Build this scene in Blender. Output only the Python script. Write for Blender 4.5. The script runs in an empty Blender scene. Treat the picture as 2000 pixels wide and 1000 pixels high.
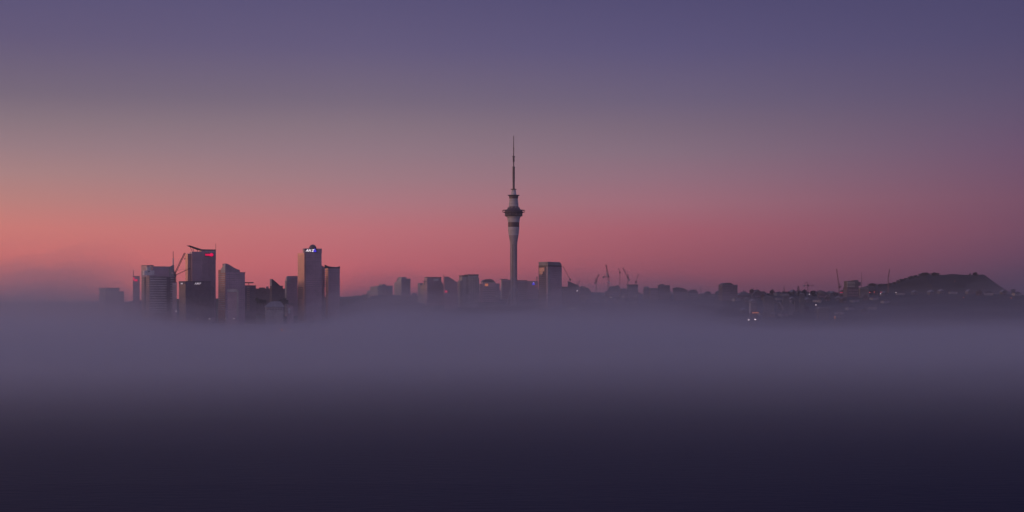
import bpy, bmesh, math, random
from mathutils import Vector, Matrix, noise

random.seed(7)
sc = bpy.context.scene
col = sc.collection
R = math.radians

# ------------------------------------------------------------------ camera
EYE = 55.0                 # metres above the harbour
HORIZON = 588              # photo row of the true horizon
K = 1880.0 / 3000.0 / 2000.0   # tangent of one photo pixel
cam_d = bpy.data.cameras.new("camera")
cam = bpy.data.objects.new("camera", cam_d)
col.objects.link(cam)
cam.location = (0, 0, EYE)
cam.rotation_euler = (R(90), 0, 0)
cam_d.sensor_width = 36.0
cam_d.lens = 36.0 / (2000 * K)
cam_d.shift_y = (500 - HORIZON) / 2000.0 * -1.0
cam_d.clip_start = 1.0
cam_d.clip_end = 30000.0
sc.camera = cam


def PX(px, Y): return (px - 1000) * K * Y
def PZ(py, Y): return EYE + (HORIZON - py) * K * Y


# ------------------------------------------------------------------ render settings
sc.render.engine = 'CYCLES'
sc.view_settings.view_transform = 'Standard'
sc.view_settings.look = 'None'
sc.view_settings.exposure = 0.0
sc.view_settings.gamma = 1.0
sc.view_settings.use_curve_mapping = False
cy = sc.cycles
cy.max_bounces = 26
cy.volume_bounces = 24
cy.transparent_max_bounces = 16
cy.use_denoising = True
cy.sample_clamp_indirect = 1.0


def lin(c):
    return tuple(((v / 255.0 + 0.055) / 1.055) ** 2.4 if v > 10 else v / 255.0 / 12.92 for v in c)


# ------------------------------------------------------------------ sky
world = bpy.data.worlds.new("World")
sc.world = world
world.use_nodes = True
nt = world.node_tree
for n in list(nt.nodes): nt.nodes.remove(n)
N, L = nt.nodes.new, nt.links.new


def math_node(op, a, b=None, clamp=False):
    n = N('ShaderNodeMath'); n.operation = op; n.use_clamp = clamp
    for i, v in enumerate((a, b)):
        if v is None: continue
        if isinstance(v, (int, float)): n.inputs[i].default_value = v
        else: L(v, n.inputs[i])
    return n.outputs[0]


tc = N('ShaderNodeTexCoord')
sep = N('ShaderNodeSeparateXYZ'); L(tc.outputs['Generated'], sep.inputs[0])
azim = math_node('ARCTAN2', sep.outputs[0], sep.outputs[1])        # 0 ahead, negative to the left
elev = math_node('ARCSINE', sep.outputs[2])
# dusk colours by elevation (degrees), one column per compass direction
SKY = {
 -180: [(-3, (52, 48, 74)), (0, (138, 114, 132)), (4, (148, 126, 146)), (9, (130, 118, 146)), (20, (112, 107, 143)), (45, (98, 99, 146)), (90, (121, 121, 166))],
 -120: [(-3, (120, 84, 84)), (0, (270, 206, 160)), (4, (280, 226, 184)), (10, (240, 204, 184)), (20, (176, 156, 162)), (35, (126, 117, 144)), (60, (104, 103, 145)), (90, (121, 121, 166))],
 -65: [(-3, (150, 84, 70)), (0, (250, 160, 124)), (3, (256, 180, 138)), (6, (236, 180, 152)), (9, (204, 164, 154)), (14, (176, 150, 158)), (25, (132, 121, 148)), (45, (111, 109, 151)), (90, (121, 121, 166))],
 -17.4: [(-2, (130, 78, 86)), (0, (186, 98, 100)), (1.5, (206, 109, 103)), (2.4, (210, 122, 112)), (3.4, (190, 130, 123)), (4.3, (174, 133, 132)), (5.2, (157, 128, 134)), (6.1, (140, 120, 130)), (7.0, (121, 107, 125)), (8.8, (101, 91, 124)), (10.7, (89, 83, 122)), (14, (88, 82, 124)), (25, (86, 82, 124)), (45, (100, 101, 150)), (90, (121, 121, 166))],
 -5.4: [(-2, (110, 66, 80)), (0, (146, 70, 82)), (.5, (162, 77, 87)), (1.2, (183, 91, 98)), (2.4, (191, 108, 113)), (3.4, (176, 119, 126)), (4.3, (162, 124, 132)), (5.2, (150, 123, 134)), (6.1, (138, 118, 131)), (7.0, (121, 107, 127)), (8.8, (101, 92, 127)), (10.7, (88, 82, 121)), (14, (87, 81, 124)), (25, (85, 81, 124)), (45, (100, 101, 150)), (90, (121, 121, 166))],
 5.4: [(-2, (90, 56, 76)), (0, (98, 56, 76)), (.5, (112, 62, 80)), (1.0, (138, 71, 86)), (1.6, (152, 79, 92)), (2.4, (166, 89, 102)), (3.4, (161, 106, 119)), (4.3, (149, 111, 126)), (5.2, (136, 112, 128)), (6.1, (124, 106, 125)), (7.0, (110, 98, 125)), (8.8, (92, 85, 124)), (10.7, (80, 75, 116)), (14, (81, 75, 120)), (25, (81, 78, 121)), (45, (98, 99, 148)), (90, (121, 121, 166))],
 17.4: [(-2, (70, 48, 72)), (0, (54, 44, 70)), (.5, (64, 49, 74)), (1.0, (83, 57, 82)), (1.6, (103, 63, 88)), (2.4, (118, 71, 94)), (3.4, (122, 79, 102)), (4.3, (116, 82, 108)), (5.2, (109, 83, 112)), (6.1, (101, 83, 113)), (7.0, (93, 81, 113)), (8.8, (80, 74, 112)), (10.7, (72, 68, 108)), (14, (68, 66, 107)), (25, (68, 68, 110)), (45, (80, 81, 127)), (90, (121, 121, 166))],
 60: [(-3, (46, 40, 64)), (0, (62, 52, 82)), (4, (74, 62, 98)), (9, (62, 60, 100)), (20, (52, 53, 94)), (45, (68, 70, 116)), (90, (121, 121, 166))],
 180: [(-3, (52, 48, 74)), (0, (138, 114, 132)), (4, (148, 126, 146)), (9, (130, 118, 146)), (20, (112, 107, 143)), (45, (98, 99, 146)), (90, (121, 121, 166))],
}
GAIN = {-120: .4, -65: 2.5, -17.4: .36, -5.4: .42, 5.4: .36, 17.4: .14, 60: .1, -180: .1, 180: .1}   # extra glow close to the horizon
E0, E1 = -4.0, 90.0
# square-root spacing gives the low sky most of the ramp
def epos(e): return math.sqrt(max(0.0, (e - E0) / (E1 - E0)))
fac = math_node('SQRT', math_node('DIVIDE', math_node('SUBTRACT', math_node('MULTIPLY', elev, 180 / math.pi), E0), E1 - E0, True))
prev, prev_az = None, None
for az in sorted(SKY):
    cr = N('ShaderNodeValToRGB')
    cr.color_ramp.interpolation = 'LINEAR'
    el = cr.color_ramp.elements
    pts = SKY[az]
    for i, (e, c) in enumerate(pts):
        p = epos(e)
        if i < 2: s = el[i]; s.position = p
        else: s = el.new(p)
        k = 1 + GAIN.get(az, 0.3) * math.exp(-(e / 3.6) ** 2)
        s.color = (*[v * k for v in lin(c)], 1)
    L(fac, cr.inputs[0])
    if prev is None: prev = cr.outputs[0]
    else:
        mr = N('ShaderNodeMapRange'); mr.clamp = True
        mr.inputs[1].default_value = R(prev_az); mr.inputs[2].default_value = R(az)
        L(azim, mr.inputs[0])
        mx = N('ShaderNodeMixRGB'); L(mr.outputs[0], mx.inputs[0]); L(prev, mx.inputs[1]); L(cr.outputs[0], mx.inputs[2])
        prev = mx.outputs[0]
    prev_az = az
SUN_AZ, SUN_EL = -116.0, 2.5
bg = N('ShaderNodeBackground'); L(prev, bg.inputs[0]); bg.inputs[1].default_value = 0.97
sky = N('ShaderNodeTexSky'); sky.sky_type = 'NISHITA'; sky.sun_disc = False
sky.sun_elevation = R(SUN_EL); sky.sun_rotation = R(SUN_AZ)
sky.air_density = 1.0; sky.dust_density = 0.5
bg2 = N('ShaderNodeBackground'); L(sky.outputs[0], bg2.inputs[0]); bg2.inputs[1].default_value = 0.002
add = N('ShaderNodeAddShader'); L(bg.outputs[0], add.inputs[0]); L(bg2.outputs[0], add.inputs[1])
wo = N('ShaderNodeOutputWorld'); L(add.outputs[0], wo.inputs[0])

# ------------------------------------------------------------------ the last light of a sun at the horizon
sun_d = bpy.data.lights.new("sun", 'SUN')
sun_d.energy = 0.5; sun_d.angle = R(3.0); sun_d.color = (1.0, 0.45, 0.22)
sun = bpy.data.objects.new("sun", sun_d); col.objects.link(sun)
to_sun = Vector((math.sin(R(SUN_AZ)) * math.cos(R(SUN_EL)), math.cos(R(SUN_AZ)) * math.cos(R(SUN_EL)), math.sin(R(SUN_EL))))
sun.rotation_euler = to_sun.to_track_quat('Z', 'Y').to_euler()

# ------------------------------------------------------------------ helpers
def mesh(name, verts, faces, mat=None, smooth=False):
    me = bpy.data.meshes.new(name)
    me.from_pydata([tuple(v) for v in verts], [], faces)
    if mat: me.materials.append(mat)
    if smooth:
        for p in me.polygons: p.use_smooth = True
    return me


def put(name, me, parent=None, loc=(0, 0, 0), rot=(0, 0, 0), scale=None):
    o = bpy.data.objects.new(name, me); col.objects.link(o)
    o.parent = parent; o.location = loc; o.rotation_euler = rot
    if scale: o.scale = scale
    return o


def tag(o, label=None, cat=None, group=None, kind=None):
    for k, v in (('label', label), ('category', cat), ('group', group), ('kind', kind)):
        if v: o[k] = v
    return o


def thing(name, label, cat, loc=(0, 0, 0), rz=0.0, group=None):
    o = bpy.data.objects.new(name, None); col.objects.link(o)
    o.location = loc; o.rotation_euler = (0, 0, rz); o.empty_display_size = 2
    return tag(o, label, cat, group)


def copy_tree(o, parent=None):
    c = o.copy(); col.objects.link(c); c.parent = parent
    for ch in list(o.children): copy_tree(ch, c)
    return c


class MB:
    """collects shapes of one mesh"""
    def __init__(self): self.v, self.f = [], []
    def add(self, vs, fs):
        n = len(self.v); self.v += [tuple(v) for v in vs]; self.f += [tuple(i + n for i in f) for f in fs]
        return self
    def box(self, x0, x1, y0, y1, z0, z1):
        return self.add([(x0, y0, z0), (x1, y0, z0), (x1, y1, z0), (x0, y1, z0), (x0, y0, z1), (x1, y0, z1), (x1, y1, z1), (x0, y1, z1)],
                        [(3, 2, 1, 0), (4, 5, 6, 7), (0, 1, 5, 4), (1, 2, 6, 5), (2, 3, 7, 6), (3, 0, 4, 7)])
    def prism(self, poly, d0, d1, axis='y'):
        """poly of (u, z) in the facade plane, thickness from d0 to d1 along the depth axis"""
        n = len(poly)
        if axis == 'y': vs = [(u, d0, z) for u, z in poly] + [(u, d1, z) for u, z in poly]
        elif axis == 'x': vs = [(d0, u, z) for u, z in poly] + [(d1, u, z) for u, z in poly]
        else: vs = [(u, w, d0) for u, w in poly] + [(u, w, d1) for u, w in poly]
        fs = [tuple(range(n)), tuple(range(2 * n - 1, n - 1, -1))]
        for i in range(n):
            j = (i + 1) % n
            fs.append((j, i, n + i, n + j))
        return self.add(vs, fs)
    def bar(self, p, q, r, n=4):
        p, q = Vector(p), Vector(q); d = (q - p)
        if d.length < 1e-6: return self
        d.normalize()
        a = d.orthogonal().normalized(); b = d.cross(a)
        ring = [(a * math.cos(t) + b * math.sin(t)) * r for t in [2 * math.pi * i / n + .785 for i in range(n)]]
        vs = [p + e for e in ring] + [q + e for e in ring]
        fs = [(i, (i + 1) % n, n + (i + 1) % n, n + i) for i in range(n)] + [tuple(range(n - 1, -1, -1)), tuple(range(n, 2 * n))]
        return self.add(vs, fs)
    def lathe(self, prof, n=32, caps=True):
        vs, fs = [], []
        for r, z in prof:
            for i in range(n):
                t = 2 * math.pi * i / n
                vs.append((r * math.cos(t), r * math.sin(t), z))
        for k in range(len(prof) - 1):
            for i in range(n):
                j = (i + 1) % n
                fs.append((k * n + i, k * n + j, (k + 1) * n + j, (k + 1) * n + i))
        if caps:
            fs.append(tuple(range(n - 1, -1, -1))); m = (len(prof) - 1) * n
            fs.append(tuple(range(m, m + n)))
        return self.add(vs, fs)
    def build(self, name, mat, parent=None, loc=(0, 0, 0), rot=(0, 0, 0), smooth=False):
        me = mesh(name, self.v, self.f, mat, smooth)
        bm = bmesh.new(); bm.from_mesh(me); bmesh.ops.recalc_face_normals(bm, faces=bm.faces); bm.to_mesh(me); bm.free()
        return put(name, me, parent, loc, rot)


def box(name, x0, x1, y0, y1, z0, z1, mat, parent):
    return MB().box(x0, x1, y0, y1, z0, z1).build(name, mat, parent)


# ------------------------------------------------------------------ materials
MATS = {}
def material(name, base, rough=0.7, metal=0.0, spec=0.5, var=0.12, scale=0.15, bump=0.0, emit=None, strength=0.0):
    m = bpy.data.materials.new(name); m.use_nodes = True
    t = m.node_tree; p = t.nodes['Principled BSDF']
    p.inputs['Roughness'].default_value = rough; p.inputs['Metallic'].default_value = metal
    p.inputs['Specular IOR Level'].default_value = spec
    if emit:
        p.inputs['Base Color'].default_value = (*base, 1)
        p.inputs['Emission Color'].default_value = (*emit, 1); p.inputs['Emission Strength'].default_value = strength
        m.cycles.emission_sampling = 'NONE'
    else:
        g = t.nodes.new('ShaderNodeNewGeometry')
        nz = t.nodes.new('ShaderNodeTexNoise'); nz.inputs['Scale'].default_value = scale; nz.inputs['Detail'].default_value = 5
        t.links.new(g.outputs['Position'], nz.inputs['Vector'])
        oi = t.nodes.new('ShaderNodeObjectInfo')
        r = t.nodes.new('ShaderNodeMapRange'); r.inputs[1].default_value = .3; r.inputs[2].default_value = .7
        r.inputs[3].default_value = 1 - var * 1.5; r.inputs[4].default_value = 1 + var * 1.5
        t.links.new(nz.outputs[0], r.inputs[0])
        r2 = t.nodes.new('ShaderNodeMapRange'); r2.inputs[3].default_value = 1 - var; r2.inputs[4].default_value = 1 + var
        t.links.new(oi.outputs['Random'], r2.inputs[0])
        mu = t.nodes.new('ShaderNodeMath'); mu.operation = 'MULTIPLY'
        t.links.new(r.outputs[0], mu.inputs[0]); t.links.new(r2.outputs[0], mu.inputs[1])
        hs = t.nodes.new('ShaderNodeHueSaturation'); hs.inputs['Color'].default_value = (*base, 1)
        t.links.new(mu.outputs[0], hs.inputs['Value']); t.links.new(hs.outputs[0], p.inputs['Base Color'])
        if bump:
            b = t.nodes.new('ShaderNodeBump'); b.inputs['Strength'].default_value = bump; b.inputs['Distance'].default_value = .3
            t.links.new(nz.outputs[0], b.inputs['Height']); t.links.new(b.outputs[0], p.inputs['Normal'])
    MATS[name] = m
    return m


CONC = material('pale_concrete', (.55, .53, .52), .8)
CONC2 = material('grey_concrete', (.40, .385, .39), .8)
CONC3 = material('hazed_plum_concrete', (.46, .36, .41), .8)  # plum tint puts the distance haze into the colour
WARM = material('warm_lit_stone', (.5, .36, .29), .7)  # warm low light on the left walls put into the colour
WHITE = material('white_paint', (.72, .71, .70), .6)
GLASS = material('hazed_plum_glazing', (.40, .29, .34), .4, .1, var=.1, scale=.05)  # lightened and tinted plum, aerial haze carried by the base colour
GLASS2 = material('warm_lit_glazing', (.44, .30, .29), .28, .5, var=.1, scale=.05)  # orange sky glow on left walls put into the glass colour
GLASS3 = material('hazed_pale_glazing', (.54, .40, .46), .4, .1, var=.1, scale=.05)  # pale plum base holds the haze in front of these facades
DARK = material('dark_cladding', (.17, .14, .16), .6)
STEEL = material('dark_steel', (.12, .115, .12), .5, .3)
STEELW = material('pale_steel', (.6, .58, .57), .5)
ROOFP = material('pale_roof', (.24, .24, .26), .6)
ROOFD = material('dark_roof', (.10, .085, .085), .7)
HOUSE = material('weatherboard', (.17, .165, .165), .8)
BRICKM = material('red_brick', (.07, .052, .052), .85)
FOLI = material('foliage', (.045, .06, .035), .8, var=.35, scale=.4)
BARK = material('bark', (.06, .045, .035), .9)
SLATE = material('slate_cladding', (.15, .12, .14), .7)
SLATE2 = material('weathered_concrete', (.19, .18, .185), .8)
GLASS4 = material('smoked_glazing', (.23, .18, .21), .5, .1)
CRANER = material('hazed_crane_steel', (.24, .13, .14), .6)  # lighter and redder, haze over the thin steel put into the colour
LIT_W = material('lit_white', (.8, .8, .8), emit=(1, .86, .92), strength=.95)
LIT_W2 = material('lit_white_dim', (.8, .8, .8), emit=(1, .82, .9), strength=0.3)
LIT_R = material('lit_red', (.5, .02, .06), emit=(1, .003, .10), strength=.75)
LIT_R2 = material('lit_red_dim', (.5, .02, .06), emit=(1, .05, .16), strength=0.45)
LIT_B = material('lit_blue', (.05, .05, .6), emit=(.09, .06, 1), strength=.75)
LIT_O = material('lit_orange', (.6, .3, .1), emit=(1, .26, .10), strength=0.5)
LAMP_W = material('lamp_white', (.9, .9, .9), emit=(1, .8, .88), strength=1.3)
LAMP_R = material('lamp_red', (.9, .2, .2), emit=(1, .12, .14), strength=1.5)
LAMP_O = material('lamp_orange', (.9, .4, .2), emit=(1, .2, .06), strength=1.8)

# ------------------------------------------------------------------ ground, hill, water
def lerp_table(tab, x):
    if x <= tab[0][0]: return tab[0][1]
    for (a, va), (b, vb) in zip(tab, tab[1:]):
        if x <= b:
            t = (x - a) / (b - a); return va + (vb - va) * t
    return tab[-1][1]


def sstep(a, b, x):
    t = min(1, max(0, (x - a) / (b - a))); return t * t * (3 - 2 * t)


RIDGE_PY = [(-800, 594), (0, 591), (50, 592), (75, 597), (185, 597), (260, 589), (330, 586), (500, 585), (640, 583), (680, 581), (720, 577), (800, 578), (900, 582),
            (1000, 582), (1100, 574), (1160, 573), (1250, 578), (1380, 577), (1450, 575), (1560, 576), (1650, 577), (1700, 574), (1800, 573), (2000, 578), (2600, 584)]
YR = 3250.0
RIDGE = [(PX(p, YR), PZ(q, YR)) for p, q in RIDGE_PY]
SHORE = [(-1600, 2560), (-700, 2450), (-200, 2480), (300, 2520), (620, 2380), (1000, 2350), (1800, 2400)]


def ground_z(x, y):
    top = lerp_table(RIDGE, x) + 3 * noise.noise(Vector((x * .006, y * .006, 0)))
    s = lerp_table(SHORE, x)
    if y < s: return -4 + 0.0 * x
    return -0.5 + top * sstep(s - 60, YR, y) + 2.0 * sstep(s, s + 6, y)


gb = MB()
gx = [-5200 + 80 * i for i in range(131)]
gy = [2300 + 14 * i for i in range(30)] + [2720 + 40 * i for i in range(18)] + [3450 + 300 * i for i in range(18)]
gv = [(x, y, ground_z(x, y)) for y in gy for x in gx]
nx = len(gx)
gf = [(j * nx + i, j * nx + i + 1, (j + 1) * nx + i + 1, (j + 1) * nx + i) for j in range(len(gy) - 1) for i in range(nx - 1)]
gb.add(gv, gf)
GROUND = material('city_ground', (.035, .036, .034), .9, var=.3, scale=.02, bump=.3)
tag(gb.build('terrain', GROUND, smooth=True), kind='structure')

# the flat-topped volcanic hill beyond the suburbs
YH_ = 5500.0
HILL = [(1600, 592), (1660, 572), (1685, 561), (1699, 556), (1715, 556), (1730, 555), (1742, 553), (1757, 548), (1777, 542), (1792, 538.5), (1800, 535.5), (1812, 536), (1838, 537),
        (1860, 535.2), (1892, 537), (1921, 536), (1928, 540.5), (1940, 550), (1956, 561), (1972, 571), (1990, 578), (2040, 588), (2110, 594)]
HILLX = [(PX(p, YH_), PZ(q, YH_)) for p, q in HILL]
hb = MB()
hx = [HILLX[0][0] + (HILLX[-1][0] - HILLX[0][0]) * i / 150 for i in range(151)]
hy = [-900 + 1800 * j / 60 for j in range(61)]
hv = []
for dy in hy:
    for x in hx:
        z = lerp_table(HILLX, x) - 20
        w = math.exp(-(abs(dy) / 330.0) ** 1.15) 
        n = 5 * noise.noise(Vector((x * .012, dy * .012, 3))) * (1 - math.exp(-(dy / 120) ** 2))
        hv.append((x, YH_ + dy, 20 + z * w + n + (1.0 * noise.noise(Vector((x * .06, dy * .06, 8))))))
nx = len(hx)
hb.add(hv, [(j * nx + i, j * nx + i + 1, (j + 1) * nx + i + 1, (j + 1) * nx + i) for j in range(60) for i in range(nx - 1)])
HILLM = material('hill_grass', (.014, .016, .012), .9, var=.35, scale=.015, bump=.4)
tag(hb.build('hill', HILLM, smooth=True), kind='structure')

# the harbour
WATER = bpy.data.materials.new('harbour_water'); WATER.use_nodes = True
t = WATER.node_tree; p = t.nodes['Principled BSDF']
p.inputs['Base Color'].default_value = (.006, .014, .036, 1); p.inputs['Roughness'].default_value = .45; p.inputs['IOR'].default_value = 1.333
p.inputs['Specular IOR Level'].default_value = .09
g = t.nodes.new('ShaderNodeNewGeometry'); mp = t.nodes.new('ShaderNodeMapping'); mp.inputs['Scale'].default_value = (.12, .3, 1)
nz = t.nodes.new('ShaderNodeTexNoise'); nz.inputs['Scale'].default_value = 1; nz.inputs['Detail'].default_value = 3
bp = t.nodes.new('ShaderNodeBump'); bp.inputs['Strength'].default_value = .5; bp.inputs['Distance'].default_value = .6
t.links.new(g.outputs['Position'], mp.inputs[0]); t.links.new(mp.outputs[0], nz.inputs['Vector'])
t.links.new(nz.outputs[0], bp.inputs['Height']); t.links.new(bp.outputs[0], p.inputs['Normal'])
wb = MB()
wx = [-5300, -1000, 1000, 5300]; wy = [-400, 300, 1200, 2600, 8600]
wb.add([(x, y, 0) for y in wy for x in wx], [(j * 4 + i, j * 4 + i + 1, (j + 1) * 4 + i + 1, (j + 1) * 4 + i) for j in range(4) for i in range(3)])
tag(wb.build('water', WATER), kind='structure')

# ------------------------------------------------------------------ air: even haze, and the fog bank lying on the harbour
def volume_mat(name, density, colour, g):
    m = bpy.data.materials.new(name); m.use_nodes = True
    t = m.node_tree
    for n in list(t.nodes): t.nodes.remove(n)
    v = t.nodes.new('ShaderNodeVolumePrincipled')
    v.inputs['Color'].default_value = (*colour, 1); v.inputs['Density'].default_value = density
    v.inputs['Anisotropy'].default_value = g
    o = t.nodes.new('ShaderNodeOutputMaterial'); t.links.new(v.outputs[0], o.inputs['Volume'])
    m.cycles.homogeneous_volume = True
    return m


HAZE_DENSITY = 4.2e-5
haze = MB().box(-5600, 5600, -500, 8900, -6.0, 420).build('haze', volume_mat('haze_air', HAZE_DENSITY, (.92, .90, .95), .3))
tag(haze, kind='stuff')

FOGC, FOGG = (1.0, .978, .982), .55
MISTC, MISTG = (.87, .945, 1.0), .15                      # the thin near mist of finer drops, bluer than the bank
# thickness of the bank along the waterfront (photo column at 2600 m -> factor)
FOG_X = [(PX(a, 2600), b) for a, b in [(-900, 1.3), (0, 1.25), (180, 1.2), (260, 1.0), (340, .64), (400, .52), (480, .52), (560, .52), (640, .64), (690, 1.1), (780, 1.2), (850, 1.0),
         (930, 1.0), (1000, 1.02), (1120, 1.12), (1230, 1.1), (1330, 1.0), (1430, .76), (1520, .55), (1620, .58), (1720, .66), (1850, .70), (2000, .72), (2700, .9)]]
# top of each layer above the water at the waterfront, density, and whether it belongs to the thick heart of the bank, which starts further out
LAYERS = [(9, 1.6e-2, 1), (16, 5.5e-3, 1), (25, 2.0e-3, 1), (36, 1.0e-3, 1), (49, 5.0e-4, 1), (12, 17e-4, 0), (22, 13e-4, 0), (31, 8.0e-4, 0), (40, 3.8e-4, 0), (51, 2.8e-4, 0), (64, 2.1e-4, 0), (80, 1.3e-4, 0), (102, .6e-4, 0)]
fx = [-3400 + 6800 * i / 110 for i in range(111)]
for k, (top, dens, core) in enumerate(LAYERS):
    vs = []
    fy = [(560 if core else 250) + 5000 * (j / 80.0) ** 1.25 for j in range(81)]
    for y in fy:
        for x in fx:
            d = math.hypot(x, y)
            grow = (.12 + .88 * sstep(350, 1900, d)) if not core else 1.0
            ye = y - .75 * max(-900, min(900, x)) * sstep(500, 1300, y)        # the bank lies nearer on the left
            front = sstep(390, 930, ye) if not core else sstep(650, 2850, ye) ** 1.5
            back = 1 - .55 * sstep(3200, 5200, y)
            hx_ = x * 2600 / max(y, 1500)
            f = lerp_table(FOG_X, hx_)
            f = 1 + (f - 1) * (.7 if core else 1.0) * sstep(1200, 2300, y)
            n = noise.fractal(Vector((x * .0022 + k * .35, y * .0016, k * .25)), 1.0, 2.1, 4)
            n2 = noise.fractal(Vector((x * .008 + k * .8, y * .005, k * .9)), 1.0, 2.1, 3)
            z = top * grow * f * (1 + (.22 if core else .34 if top < 45 else .5) * n + (.26 if core else .26 if top < 45 else .40) * n2) * front * back
            vs.append((x, y, max(.05 if core else .4, z)))
    n0 = len(vs); nx = len(fx); ny = len(fy)
    vs += [(x, y, -.8) for x, y, z in vs]
    fs = []
    for j in range(ny - 1):
        for i in range(nx - 1):
            a, b, c, d = j * nx + i, j * nx + i + 1, (j + 1) * nx + i + 1, (j + 1) * nx + i
            fs.append((a, b, c, d)); fs.append((n0 + d, n0 + c, n0 + b, n0 + a))
    for i in range(nx - 1):
        a, b = i, i + 1; fs.append((n0 + a, n0 + b, b, a))
        a, b = (ny - 1) * nx + i, (ny - 1) * nx + i + 1; fs.append((a, b, n0 + b, n0 + a))
    for j in range(ny - 1):
        a, b = j * nx, (j + 1) * nx; fs.append((a, b, n0 + b, n0 + a))
        a, b = j * nx + nx - 1, (j + 1) * nx + nx - 1; fs.append((n0 + a, n0 + b, b, a))
    o = put('fog_bank', mesh('fog_bank', vs, fs, volume_mat('fog_%d' % k, dens, FOGC if core or top > 45 else MISTC, FOGG if core or top > 45 else MISTG), True))
    tag(o, kind='stuff')


def puff(cx, cy, cz, rx, ry, rz, dens, seed, shells=3):
    for s in range(shells):
        f = 1 - s * .27
        bm = bmesh.new(); bmesh.ops.create_icosphere(bm, subdivisions=4, radius=1)
        for v in bm.verts:
            d = v.co.copy()
            n = noise.fractal(d * 1.1 + Vector((seed, s * .3, 0)), 1.0, 2.0, 4)
            v.co = Vector((cx + d.x * rx * f * (1 + .3 * n), cy + d.y * ry * f * (1 + .2 * n), max(-.7, cz + d.z * rz * f * (1 + .35 * n))))
        me = bpy.data.meshes.new('fog_plume'); bm.to_mesh(me); bm.free()
        me.materials.append(volume_mat('plume_%d_%d' % (seed, s), dens / shells, FOGC, FOGG))
        for p in me.polygons: p.use_smooth = True
        tag(put('fog_plume', me), kind='stuff')


# fog rising at the left end of the town, in front of its last buildings
puff(PX(112, 2500), 2500, 50, 160, 190, 88, 3.4e-3, 11)
puff(PX(10, 2700), 2700, 46, 230, 200, 84, 1.1e-3, 23)
puff(PX(205, 2520), 2520, 26, 85, 100, 42, 2.6e-3, 37, 2)
# low wisps along the waterfront
puff(PX(735, 2560), 2560, 38, 130, 90, 40, 1.9e-3, 61, 1)
puff(PX(1210, 2700), 2700, 40, 170, 110, 42, 1.8e-3, 67, 1)
puff(PX(300, 2480), 2480, 24, 90, 60, 34, 1.8e-3, 71, 1)
# and a thin wisp at the right end
puff(PX(2010, 3300), 3300, 40, 160, 200, 85, 0.9e-3, 51, 2)

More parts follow.
